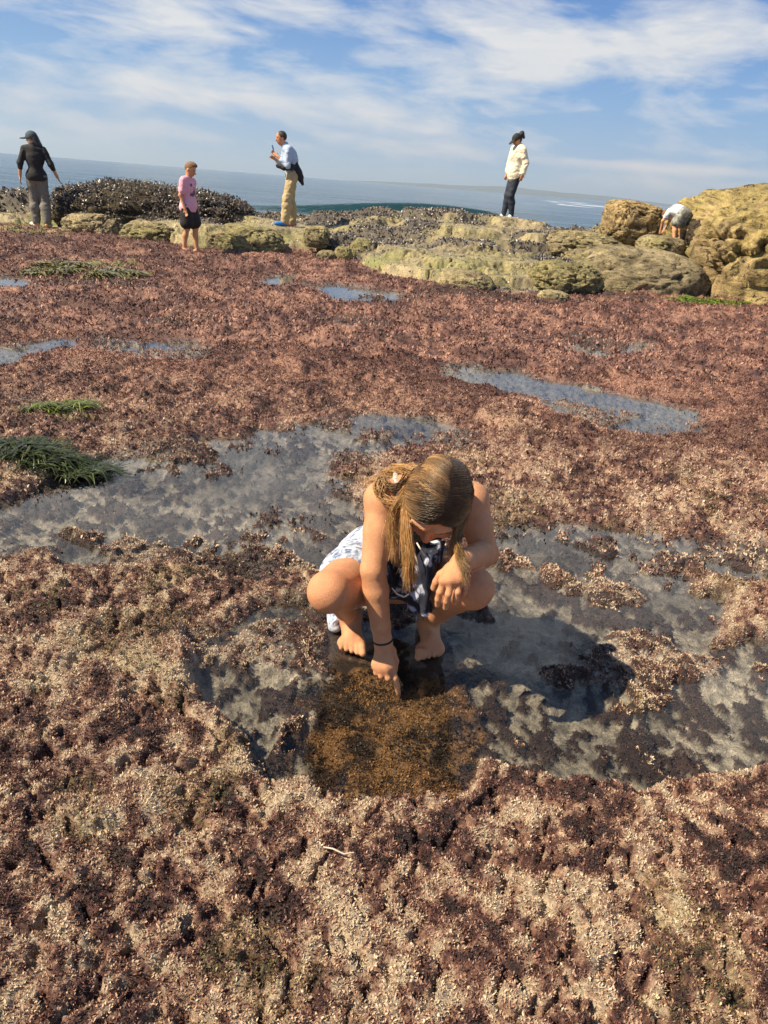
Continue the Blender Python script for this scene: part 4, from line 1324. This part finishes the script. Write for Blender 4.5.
person_far("woman in cream jacket, dark jeans and black cap standing on the long tan rock", pl_, math.radians(205), 1.62,
           dict(hf=(.85, .05, -.5), head=(.06, 0, 1.60), elL=(-.08, .24, 1.16), wrL=(-.04, .24, .95), elR=(.02, -.22, 1.14), wrR=(.10, -.16, .95),
                hiL=(-.01, .075, .92), hiR=(-.01, -.075, .92), knL=(.06, .045, .5), anL=(-.03, .03, .085), toL=(.13, .06, .03), knR=(.09, -.05, .5), anR=(.12, -.07, .085), toR=(.28, -.08, .03)),
           cl, skin=SKIN * np.array([.95, .85, .85]))

# --- child bending over the rocks
pc_ = P_CHILD


def cl(c):
    D, S = c['D'], c['S']
    f = c['torso'](c['new'](), .022)
    for s in 'LR': c['armp'](f, s, .020, .55)
    f.cut(D['pel'] + c['sn'] * .03 * S, -c['sn'])
    c['add']("shirt", f, fabric("white_print_shirt", [(.35, (.16, .20, .30)), (.46, (.70, .72, .75)), (.7, (.82, .82, .82))], 9), wr=.03)
    f = c['new']()
    f.ell(D['pel'], c['ax']((.13, .172, .13)), [c['fw'], c['lat'], c['sn']], .03)
    for s in 'LR': c['legp'](f, s, .030, .70, .02)
    c['add']("shorts", f, fabric("grey_pattern_shorts", [(.38, (.10, .11, .09)), (.52, (.26, .27, .25)), (.7, (.42, .42, .42))], 16), wr=.03)
    hc, hf, hu, k = c['hc'], c['hf'], c['hu'], c['hk']
    f = c['new']()
    f.ell(hc + hu * .03 * k - hf * .012 * k, (.104 * k, .086 * k, .100 * k), [hf, c['hs'], hu], .01)
    f.cut(hc - hf * .0 * k, hf * .75 - hu * .66)
    c['add']("hair", f, plain("sandy_hair", (.22, .13, .06), .6, .5, 60, 1.0, 90), wr=.012)


person_far("barefoot child in grey shorts bending over to reach between the rocks", pc_, math.radians(128), 1.06,
           dict(pel=(-.06, 0, .80), chest=(.20, 0, .84), neck=(.38, 0, .78), head=(.50, 0, .70), hf=(.5, 0, -.85), hu=(.85, 0, .5),
                shL=(.33, .16, .78), shR=(.33, -.16, .78), elL=(.42, .22, .54), wrL=(.46, .18, .32), elR=(.48, -.20, .56), wrR=(.56, -.16, .34),
                hiL=(-.06, .10, .78), hiR=(-.06, -.10, .78), knL=(.03, .20, .44), anL=(-.10, .27, .05), toL=(.04, .32, -.0), knR=(.10, -.17, .46), anR=(.02, -.20, .14), toR=(.17, -.22, .09)),
           cl, hs=1.14, barefoot=True)
#@@GIRL

# ================================================================== GIRL CROUCHING AT THE POOL
def vecn(v):
    v = np.array(v, float); return v / np.linalg.norm(v)


GB = np.array([.05, 1.95, -.012])
h = .0036
lo = np.array([-.24, 1.46, -.03]); hi = np.array([.40, 2.26, .80])
base_f = Field(lo, hi, h)
new = base_f.like
pel = np.array([.055, 2.06, .20]); belly = np.array([.062, 2.00, .36]); chest = np.array([.085, 1.915, .48])
shR, shL = J(383, 500, 1.82), J(470, 501, 1.83)
neckb = (shR + shL) / 2 + np.array([0, .0, .02])
sn = vecn(chest - belly); lat = vecn((shL - shR) - sn * ((shL - shR) @ sn)); fwd_t = np.cross(sn, lat)   # image-right, out of the chest
if fwd_t[1] > 0: fwd_t = -fwd_t
hc = J(437, 499, 1.68)
hf = vecn((-.16, -.50, -.85)); hu = vecn((.06, -.86, .50)); hu = vecn(hu - hf * (hu @ hf)); hsd = vecn(np.cross(hf, hu))
if hsd[0] < 0: hsd = -hsd


def torso(f, off, k=.05):
    f.ell(pel, np.array([.125, .10, .11]) + off, None, k)
    f.cap(pel, belly, .095 + off, .088 + off, k)
    f.ell(belly, np.array([.105, .08, .11]) + off, [lat, fwd_t, sn], k)
    f.ell(chest, np.array([.115, .080, .12]) + off, [lat, fwd_t, sn], k)
    f.cap(shR * .78 + shL * .22, shL * .78 + shR * .22, .045 + off, None, k)
    for s in (-1, 1):
        f.ell(chest + lat * .05 * s + fwd_t * .055 - sn * .01, np.array([.042, .036, .042]) + off, [lat, fwd_t, sn], .03)
    return f


# legs
hipR, hipL = np.array([-.025, 2.04, .20]), np.array([.14, 2.04, .20])
knR, knL = J(329, 592, 1.685), J(472, 588, 1.66)
anR, anL = np.array([-.078, 1.985, .065]), np.array([.168, 1.995, .065])
ballR, ballL = np.array([-.070, 1.895, .016]), np.array([.172, 1.90, .016])
# arms
elR = J(373, 570, 1.735); wrR = J(383, 641, 1.725)
elL = J(485, 553, 1.775); wrL = J(463, 561, 1.605)
print('GIRL thigh', np.linalg.norm(knR - hipR), np.linalg.norm(knL - hipL), 'shin', np.linalg.norm(knR - anR), np.linalg.norm(knL - anL),
      'uparm', np.linalg.norm(elR - shR), np.linalg.norm(elL - shL), 'fore', np.linalg.norm(elR - wrR), np.linalg.norm(elL - wrL),
      'sh', np.linalg.norm(shR - shL), 'kn z', knR, knL, 'el', elR, elL, 'wr', wrR, wrL, 'sh', shR, shL, 'hc', hc)


def leg(f, hp, kn, an, off=0.0, k=.03, part=2.0):
    if part <= 1:
        return f.cap(hp, hp + (kn - hp) * part, .088 + off, lerp(.088, .060, part) + off, k)
    md = (hp + kn) / 2
    k = min(k, .014); f.cap(hp, md, .090 + off, .080 + off, k).cap(md, kn, .080 + off, .056 + off, k)
    f.ell(kn + vecn(kn - hp) * .004 + np.array([0, 0, .004]), (.046, .046, .044), None, .02)
    ax_ = vecn(an - kn); back = vecn(np.array([0, 1, .2]) - ax_ * (np.array([0, 1, .2]) @ ax_))
    cm_ = kn + (an - kn) * .36 + back * .018
    f.cap(kn, cm_, .050, .052, k).cap(cm_, kn + (an - kn) * .78, .051, .034, k).cap(kn + (an - kn) * .76, an, .034, .031, k)
    return f


def foot(f, an, ball, outw):
    fd = vecn((ball - an) * np.array([1, 1, 0])); sdv = np.array([fd[1], -fd[0], 0.])
    heel = an - fd * .035; heel[2] = .018
    f.ell(heel + np.array([0, 0, .006]), (.030, .036, .030), [sdv, fd, (0, 0, 1)], .02)
    f.cap(an - np.array([0, 0, .012]), ball + fd * -.015 + np.array([0, 0, .014]), .032, .022, .025)
    f.cap(heel, ball, .028, .022, .02)
    f.cap(ball - sdv * .024, ball + sdv * .024, .019, .017, .015)
    f.cap(ball - sdv * .024, an - np.array([0, 0, .03]), .018, .025, .02)
    g = f.like()
    for q in range(5):
        u = (q - 2 - .25) * .0142 * outw
        ln = (.036, .035, .031, .026, .021)[q]; rr = (.0118, .0086, .0082, .0078, .0074)[q]
        b0 = ball + sdv * u * 1.05 + fd * (.008 - .004 * q * .6)
        m1 = b0 + fd * ln * .55 + np.array([0, 0, .006]); e = b0 + fd * ln + sdv * u * .10 - np.array([0, 0, .006])
        b0 = b0.copy(); b0[2] = .014
        g.cap(b0, m1, rr, rr, .003).cap(m1, e, rr, rr * .92, .003)
    f.union(g, .007)
    return f


# hands ---------------------------------------------------------------
def hand(f, w, el, knuck, fingers, thumb, pr=.0125):
    """knuck: 4 knuckles index..little; fingers: per finger list of joints after the knuckle; thumb: joints"""
    g = f.like()
    mid = np.mean(knuck, 0)
    for i, kk in enumerate(knuck):
        g.cap(w, kk, .0165, pr * (1, 1, .95, .85)[i], .012)
        if i: g.cap(knuck[i - 1] * .9 + w * .1, kk * .9 + w * .1, pr, pr, .01)
    g.cap(w, thumb[0], .016, .0145, .015)
    q = f.like()
    for i, (kk, js) in enumerate(zip(knuck, fingers)):
        r0 = (.0086, .0083, .0078, .0068)[i]
        pts = [kk + (w - kk) * .12] + list(js)
        rs = np.linspace(r0 * 1.12, r0 * .86, len(pts))
        fg = f.like()
        fg.chain(pts, rs, .002)
        for j in js[:-1]: fg.ell(j, (r0 * 1.06,) * 3, None, .002)
        q.union(fg, .0012)
    tg = f.like(); tg.chain(thumb, np.linspace(.0125, .0092, len(thumb)), .003)
    g.union(q, .006); g.union(tg, .008)
    f.union(g, .014)


B = torso(new(), 0)
L_ = new()
for hp, kn, an, bl, ow in ((hipR, knR, anR, ballR, 1), (hipL, knL, anL, ballL, -1)):
    lf = leg(new(), hp, kn, an); foot(lf, an, bl, ow)
    L_.union(lf, 0)
B.union(L_, .03)
A_ = new()
ar = new(); ar.ell(shR, (.050, .050, .052), None, .02); ar.chain([shR, (shR * .55 + elR * .45), elR], [.047, .040, .0335], .012)
fm = elR + (wrR - elR) * .28
ar.chain([elR, fm, elR + (wrR - elR) * .78, wrR], [.0335, .0345, .027, .0235], .008)
hw = lambda px_, py_, y_: J(px_, py_, y_)
kR = [hw(391.5, 667, 1.700), hw(386, 670, 1.692), hw(380, 669.5, 1.695), hw(375.5, 666, 1.703)]
fR = [[hw(395, 678, 1.692), hw(397, 686, 1.692), hw(398.5, 694, 1.698)],
      [hw(388, 678, 1.683), hw(388, 680, 1.705), hw(387, 678, 1.722)],
      [hw(381, 676, 1.686), hw(381.5, 677, 1.707), hw(381.5, 675, 1.722)],
      [hw(376, 673, 1.695), hw(377, 674.5, 1.712), hw(377.5, 670, 1.725)]]
tR = [hw(391, 651, 1.735), hw(395, 661, 1.745), hw(394, 670, 1.745), hw(391, 675, 1.740)]
hand(ar, wrR, elR, kR, fR, tR)
al = new(); al.ell(shL, (.050, .050, .052), None, .02); al.chain([shL, (shL * .55 + elL * .45), elL], [.047, .041, .035], .012)
al.chain([elL, elL + (wrL - elL) * .3, elL + (wrL - elL) * .8, wrL], [.035, .036, .028, .0245], .008)
kL = [hw(443.5, 581, 1.572), hw(450.5, 580.5, 1.565), hw(458, 580.5, 1.568), hw(464.5, 579, 1.578)]
fL = [[hw(440, 592, 1.566), hw(438.2, 599, 1.570), hw(437.5, 605, 1.578)],
      [hw(448.5, 594, 1.555), hw(446.5, 601.5, 1.560), hw(445.3, 608, 1.570)],
      [hw(458, 592, 1.558), hw(456, 598, 1.562), hw(455, 602, 1.570)],
      [hw(465.5, 588, 1.570), hw(464.5, 592, 1.573), hw(463.5, 595.5, 1.580)]]
tL = [hw(450, 569, 1.600), hw(441, 575, 1.602), hw(436.5, 582, 1.605), hw(434, 588, 1.610)]
hand(al, wrL, elL, kL, fL, tL)
A_.union(ar, 0); A_.union(al, 0)
# arms join the trunk at the shoulder only
B.union(A_, .010)
B.cap(shR, chest + sn * .06, .035, .05, .03).cap(shL, chest + sn * .06, .035, .05, .03)
B.cap(neckb - sn * .02, hc - hu * .045 - hf * .02, .043, .040, .025)
# head
H_ = new()
H_.ell(hc + hu * .012 - hf * .012, (.074, .088, .090), [hsd, hf, hu], .01)
H_.ell(hc + hf * .030 - hu * .045, (.055, .055, .062), [hsd, hf, hu], .03)
H_.cap(hc + hf * .060 - hu * .092 - hsd * .012, hc + hf * .060 - hu * .092 + hsd * .012, .019, None, .02)
H_.cap(hc + hf * .076 + hu * .002, hc + hf * .098 - hu * .034, .008, .0125, .012)
for s in (-1, 1):
    H_.ell(hc + hf * .088 - hu * .036 + hsd * s * .012, (.0085, .009, .008), [hsd, hf, hu], .006)
    H_.cap(hc + hf * .080 + hu * .020 + hsd * s * .016, hc + hf * .070 + hu * .018 + hsd * s * .045, .009, .008, .014)
    H_.ell(hc + hf * .083 + hu * .000 + hsd * s * .031, (.015, .012, .010), [hsd, hf, hu], .008, sub=True)
    H_.ell(hc + hf * .066 + hu * .000 + hsd * s * .031, (.0125, .0125, .0115), [hsd, hf, hu], .003)
    H_.ell(hc + hf * .060 - hu * .035 + hsd * s * .036, (.026, .026, .026), [hsd, hf, hu], .02)
    H_.ell(hc - hf * .012 - hu * .010 + hsd * s * .072, (.009, .016, .028), [hsd, hf, hu], .006)
for du, rr in ((-.058, .0075), (-.068, .0082)):
    H_.cap(hc + hf * .084 + hu * du - hsd * .016, hc + hf * .084 + hu * du + hsd * .016, rr, None, .005)
B.union(H_, .012)
V, Fc = B.mesh()
C = np.tile(SKIN * np.array([1.04, 1.0, .98]), (len(V), 1)) * (.93 + .14 * fbm(V[:, 0] * 25, V[:, 1] * 25, V[:, 2] * 25, octs=3, seed=3)[:, None])
red = np.zeros(len(V))
for c_, r_ in ((knR, .075), (knL, .075), (elL, .05), (hc + hf * .09 - hu * .03, .03)) + tuple((k, .018) for k in kR + kL) + tuple((b, .03) for b in (ballR, ballL)):
    red = np.maximum(red, np.exp(-(np.linalg.norm(V - c_, axis=1) / r_) ** 2))
C = lerp(C, SKIN * np.array([1.02, .80, .74]), (.6 * red)[:, None])
for s in (-1, 1):
    e = hc + hf * .079 + hsd * s * .031
    C = np.where((np.linalg.norm(V - e, axis=1) < .0075)[:, None], np.array([.06, .04, .03]), C)
    eb = np.abs((V - hc - hf * .078 - hu * .022 - hsd * s * .031) @ np.stack([hsd, hf, hu], 1))
    C = np.where(((eb[:, 0] < .019) & (eb[:, 1] < .02) & (eb[:, 2] < .0025))[:, None], np.array([.12, .07, .04]), C)
lp = np.abs((V - hc - hf * .092 + hu * .063) @ np.stack([hsd, hf, hu], 1))
C = np.where(((lp[:, 0] < .021) & (lp[:, 1] < .02) & (lp[:, 2] < .012))[:, None], np.array([.50, .20, .16]), C)
# nails
for js in fR + fL + [tR, tL]:
    C = np.where((np.linalg.norm(V - (js[-1] + np.array([0, -.008, .002])), axis=1) < .0055)[:, None], SKIN * np.array([1.12, 1.15, 1.2]), C)
girl = mesh_np("person", V, Fc, m_skin, True, C, loc=GB)
tag(girl, "barefoot girl crouching at the tide pool and pointing one finger into the water", "person")


def gadd(name, f, mat, wr=0.0, fq=22, col=None):
    if isinstance(f, Field): V, Fc = f.mesh()
    else: V, Fc = f
    if wr:
        N = (fbm(V[:, 0] * fq, V[:, 1] * fq, V[:, 2] * fq, octs=3, seed=len(name)) - .5) * wr
        V = V + N[:, None] * np.array([.8, -.8, .5])
    return mesh_np(name, V, Fc, mat, True, col(V) if callable(col) else col, parent=girl, loc=GB)


# bathing top: dark floral band with shoulder straps
m_top = fabric("floral_swim_fabric", [(.0, (.010, .012, .014)), (.38, (.012, .018, .022)), (.46, (.03, .20, .20)), (.52, (.02, .03, .035)), (.60, (.30, .22, .10)), (.66, (.30, .03, .05)), (.74, (.02, .02, .025))], 70, .55, .2)
f = torso(new(), .006, .03)
f.cut(chest + sn * .055, sn + fwd_t * -.25); f.cut(chest - sn * .065, -sn)
gadd("swim_top", f, m_top)
m_strap = fabric("strap_fabric", [(.38, (.25, .04, .06)), (.46, (.70, .66, .60)), (.55, (.08, .09, .10)), (.64, (.75, .70, .62))], 90, .6, .2)
for s, sh in ((-1, shR), (1, shL)):
    top = sh * .74 + neckb * .26 + sn * .032
    pts = [chest + lat * .055 * s + fwd_t * .086 + sn * .03, chest + lat * .065 * s + fwd_t * .07 + sn * .085, top + fwd_t * .03, top + sn * .016 - fwd_t * .005, top - fwd_t * .05 - sn * .02, chest + lat * .06 * s - fwd_t * .085 + sn * .04]
    P = []
    for i in range(len(pts) - 1):
        for u in np.linspace(0, 1, 6, endpoint=False): P.append(pts[i] * (1 - u) + pts[i + 1] * u)
    P = np.array(P + [pts[-1]])
    for _ in range(3): P[1:-1] = (P[:-2] + 2 * P[1:-1] + P[2:]) / 4
    V, F = tube(P, .0085, 8)
    gadd("strap", (V, F), m_strap)

# pale skirt gathered over the right hip and thigh, hanging behind the leg
m_skirt = fabric("pale_blue_print", [(.38, (.07, .10, .20)), (.46, (.28, .35, .48)), (.56, (.46, .52, .63)), (.66, (.66, .69, .74))], 42, .8, .3)
f = new()
f.ell(pel + np.array([-.012, 0, .015]), (.145, .118, .115), None, .03)
leg(f, hipR + np.array([-.01, 0, .012]), knR, anR, .018, .03, .50)
f.cap(hipR + np.array([-.055, .03, -.02]), np.array([-.115, 2.04, .03]), .05, .035, .04)
f.cap(np.array([-.115, 2.04, .03]), np.array([-.125, 1.985, .015]), .03, .022, .03)
f.cap(belly + np.array([-.075, .02, -.04]), pel + np.array([-.10, .02, .03]), .055, .075, .04)
gadd("skirt", f, m_skirt, .020, 30)
# dark floral shorts seen between the knees
m_short = fabric("navy_floral_print", [(.0, (.55, .58, .66)), (.32, (.36, .40, .52)), (.40, (.07, .09, .16)), (.50, (.014, .018, .034)), (.8, (.010, .013, .026))], 26, .75, .3, kind='flower')
f = new()
f.ell(pel + np.array([.02, -.03, .02]), (.12, .10, .10), None, .03)
leg(f, hipL + np.array([.0, 0, .0]), knL, anL, .016, .03, .42)
leg(f, hipR + np.array([.02, 0, .0]), knR, anR, .010, .03, .34)
gadd("shorts", f, m_short, .016, 30)


def cloth(rows, n=36, thick=.004, fold=.006, freq=30, seed=0):
    """sheet through rows of control points, with folds and a real thickness"""
    R_c = np.array(rows, float)
    nr, nc = R_c.shape[:2]
    u = np.linspace(0, nr - 1, n); v = np.linspace(0, nc - 1, n)
    def interp(A, t_):
        i = np.clip(np.floor(t_).astype(int), 0, len(A) - 2); w = (t_ - i)[:, None, None]
        w = w * w * (3 - 2 * w) * .5 + w * .5
        return A[i] * (1 - w) + A[i + 1] * w
    A = interp(R_c, u)
    A = np.swapaxes(interp(np.swapaxes(A, 0, 1), v), 0, 1)
    du = np.gradient(A, axis=0); dv = np.gradient(A, axis=1)
    N = np.cross(du, dv); N /= np.linalg.norm(N, axis=2, keepdims=True) + 1e-9
    ww = np.sin(np.linspace(0, 1, n) * freq + seed)[None, :] * np.linspace(.4, 1, n)[:, None] * fold + (fbm(A[..., 0] * 40, A[..., 1] * 40, A[..., 2] * 40, octs=2, seed=seed) - .5) * fold * 2
    T = A + N * ww[..., None]
    V = np.concatenate([(T + N * thick / 2).reshape(-1, 3), (T - N * thick / 2).reshape(-1, 3)])
    f1 = grid_faces(n, n); f2 = f1[:, ::-1] + n * n
    idx = np.arange(n * n).reshape(n, n)
    ring = np.concatenate([idx[0, :-1], idx[:-1, -1], idx[-1, :0:-1], idx[:0:-1, 0]])
    r2_ = np.roll(ring, -1)
    rim = np.stack([r2_, ring, ring + n * n, r2_ + n * n], 1)
    return V, np.concatenate([f1, f2, rim])


gadd("front_panel", cloth([[J(414, 543, 1.84), J(427, 541, 1.80), J(441, 540, 1.80), J(446, 541, 1.83)],
                           [J(410, 562, 1.80), J(424, 562, 1.75), J(436, 560, 1.73), J(440, 560, 1.79)],
                           [J(408, 588, 1.79), J(420, 588, 1.74), J(430, 588, 1.73), J(435, 586, 1.78)],
                           [J(408, 612, 1.79), J(417, 614, 1.75), J(426, 615, 1.74), J(430, 612, 1.80)]], fold=.006, freq=13), m_short)
m_cord = plain("white_cord", (.72, .68, .60), .8, .2, 80, .2, 200)
cz0 = J(414, 548, 1.74)
for k, pts in enumerate(([J(411, 545, 1.77), J(414, 553, 1.745), J(417, 561, 1.735), J(418, 568, 1.735)], [J(417, 543, 1.76), J(421, 550, 1.735), J(425, 556, 1.73)],
                         [J(392, 588, 1.76), J(397, 594, 1.745), J(404, 597, 1.74), J(409, 594, 1.745)])):
    V, F = tube(np.array(pts), .0022, 6)
    gadd("drawstring", (V, F), m_cord)

# bracelet on the right wrist
wd_ = vecn(wrR - elR); a1 = vecn(np.cross(wd_, (0, 1, 0))); a2 = np.cross(wd_, a1)
an_ = np.linspace(0, 2 * math.pi, 41)
ringp = np.array([wrR - wd_ * .004 + (a1 * math.cos(q) + a2 * math.sin(q)) * .0268 for q in an_])
V, F = tube(ringp, .0032, 8)
gadd("bracelet", (V, F), plain("black_elastic", (.015, .015, .015), .6, .1))

# ------------------------------------------------------------------ hair
rh = np.random.default_rng(44)
f = new()
hcc = hc + hu * .012 - hf * .012
f.ell(hcc, (.079, .093, .095), [hsd, hf, hu], .01)
f.cut(hcc + hf * .062 + hu * .050, hf * .86 - hu * .50)       # hairline
f.cut(hcc - hu * .035, -hu)
for s in (-1, 1): pass
capV, capF = f.mesh()
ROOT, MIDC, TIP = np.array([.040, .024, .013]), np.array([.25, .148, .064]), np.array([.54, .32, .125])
SV, SF, SC = [], [], []
off = 0


def spline(P, n):
    P = np.array(P, float); m = len(P)
    t_ = np.linspace(0, m - 1, n); i = np.clip(t_.astype(int), 0, m - 2); w = (t_ - i)[:, None]
    g = lambda k: P[np.clip(k, 0, m - 1)]
    p0, p1, p2, p3 = g(i - 1), g(i), g(i + 1), g(i + 2)
    return .5 * ((2 * p1) + (-p0 + p2) * w + (2 * p0 - 5 * p1 + 4 * p2 - p3) * w ** 2 + (-p0 + 3 * p1 - 3 * p2 + p3) * w ** 3)


def strand(P, r0, tone, tipw=1.0):
    global off
    n = len(P)
    rr = r0 * np.concatenate([np.full(n - n // 3, 1.0), np.linspace(1, .35, n // 3)])
    V, F = tube(P, rr, 3)
    u = np.linspace(0, 1, n)
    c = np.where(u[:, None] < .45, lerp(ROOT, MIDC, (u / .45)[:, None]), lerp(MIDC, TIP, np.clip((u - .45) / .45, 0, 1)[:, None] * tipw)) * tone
    SV.append(V); SF.append(F + off); SC.append(np.repeat(c, 3, 0)); off += len(V)


ER = np.array([.079, .093, .095])


def skull(d, o_=0.0):
    q = np.array([d @ hsd, d @ hf, d @ hu]) / (ER + o_)
    return hcc + d / np.linalg.norm(q)


N_STR = 8500
for k in range(N_STR):
    side = -1 if rh.random() < .56 else 1
    th = math.radians(34 + 150 * rh.random() ** .9)            # forehead .. nape along the parting
    d0 = hf * math.cos(th) + hu * math.sin(th) + hsd * (.10 + .05 * math.sin(th * 2) + .035 * math.sin(th * 9) + rh.normal(0, .018))
    d0 = vecn(d0)
    lag = rh.random()
    front = th < math.radians(95) + rh.normal(0, .25)
    swing = hf * (.30 * math.cos(th)) - hu * .40 - (0 if front else 1) * hf * .5
    d1 = vecn(hsd * side * 1.0 + swing * 1.0 + rh.normal(0, .05, 3))
    pts = []
    lay = .001 + .0055 * lag
    phimax = .80 + .2 * rh.random() if front else .42 + .16 * rh.random()
    start = rh.random() * .35 if rh.random() < .6 else 0.0
    for u in np.linspace(start, phimax, 7):
        d = vecn(d0 * math.cos(u * math.pi / 2) + d1 * math.sin(u * math.pi / 2))
        pts.append(skull(d, lay * min(1, .25 + u)))
    j = lambda s_: rh.normal(0, s_, 3)
    if front and side < 0:
        g1 = rh.random()
        if g1 < .88:
            e = rh.random() ** 1.3
            pts += [J(402 + 6 * e, 516, 1.665 - .035 * e) + j(.004), J(403 + 8 * e, 540, 1.65 - .03 * e) + j(.004),
                    J(405 + 8 * e + 1.5 * math.sin(k), 556 + rh.normal(0, 4), 1.64 - .02 * e) + j(.004)]
            if rh.random() < .6: pts += [J(410 + rh.normal(0, 3.5), 572 + rh.normal(0, 8), 1.645) + j(.004)]
        else:
            pts += [J(394, 508, 1.70) + j(.006), J(391, 522 + rh.normal(0, 4), 1.70) + j(.010), J(394, 545 + rh.normal(0, 8), 1.69) + j(.010)]
    elif front:
        e = rh.random()
        pts += [J(463 - 4 * e, 522, 1.66) + j(.006), J(456 - 3 * e, 540, 1.645) + j(.005)]
        rr_ = rh.random()
        if rr_ < .34: pts += [J(457 + 7 * e, 558 + rh.normal(0, 5), 1.572) + j(.004)]
        if rr_ < .16: pts += [J(463 + 7 * e, 574 + rh.normal(0, 7), 1.550) + j(.004)]
        if rr_ >= .34: pts += [J(455 + rh.normal(0, 3), 552 + rh.normal(0, 5), 1.645) + j(.006)]
    else:
        nb = neckb + lat * side * .012
        e = rh.random()
        pts += [nb + sn * .055 + fwd_t * .0 + lat * side * .015 * e + j(.008), nb - fwd_t * (.05 + .02 * e) + sn * .01 + lat * side * .035 * e + j(.012), chest - fwd_t * (.10 + .012 * e) + lat * (side * .05 + rh.normal(0, .03)) + sn * .03 + j(.008),
                chest - fwd_t * .105 - sn * (.06 + .05 * e) + lat * (side * .05 + rh.normal(0, .03))]
    P = spline(pts, 22)
    for _ in range(4): P[1:-1] = (P[:-2] + 2 * P[1:-1] + P[2:]) / 4
    wav = np.linspace(0, 1, 22) ** 1.5
    ph = rh.random() * 6
    P = P + (np.sin(np.linspace(0, 9, 22) + ph) * wav * .0035)[:, None] * np.array([1, .4, 0])
    band = float(vnoise(np.array([th * 7.0 + side * 9]), np.array([lag * 1.5]), seed=3)[0])
    tone = (.42 + .28 * rh.random() + 1.3 * band ** 2) * (1.25 if side < 0 else .72)  # sunlit left side lightened, shaded right side darkened in the strand colour
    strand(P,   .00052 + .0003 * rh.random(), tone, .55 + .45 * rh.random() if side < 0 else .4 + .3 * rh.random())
# loose locks over the right shoulder
for k in range(46):
    e = rh.random()
    pts = [hcc - hsd * .075 - hf * .02 + hu * .02 + rh.normal(0, .01, 3), J(395, 487, 1.76) + rh.normal(0, .006, 3), J(382 - 3 * e, 480, 1.80) + rh.normal(0, .008, 3), J(376 + 3 * e, 488, 1.775) + rh.normal(0, .007, 3),
           J(384, 499 + 3 * e, 1.755) + rh.normal(0, .006, 3), J(397, 500 + 5 * e, 1.735) + rh.normal(0, .006, 3)]
    strand(spline(pts, 22), .0010, .9 + .5 * rh.random(), .8)
HV = np.concatenate([capV] + SV)
HF4 = np.concatenate([capF] + [q + len(capV) for q in SF])
HC = np.concatenate([np.tile(ROOT * .9, (len(capV), 1))] + SC)
m_hair, t = new_mat("hair_strands")
out = t.n('ShaderNodeOutputMaterial'); p = t.n('ShaderNodeBsdfPrincipled')
at = t.n('ShaderNodeAttribute', attribute_name="Col")
t.link(t.mix(1.0, at.outputs['Color'], t.ramp(t.noise(t.n('ShaderNodeTexCoord').outputs['Object'], 40, 3), [(.3, .8), (.7, 1.1)]), 'MULTIPLY'), p.inputs['Base Color'])
p.inputs['Roughness'].default_value = .38
p.inputs['Specular IOR Level'].default_value = .55
t.link(p.outputs[0], out.inputs[0])
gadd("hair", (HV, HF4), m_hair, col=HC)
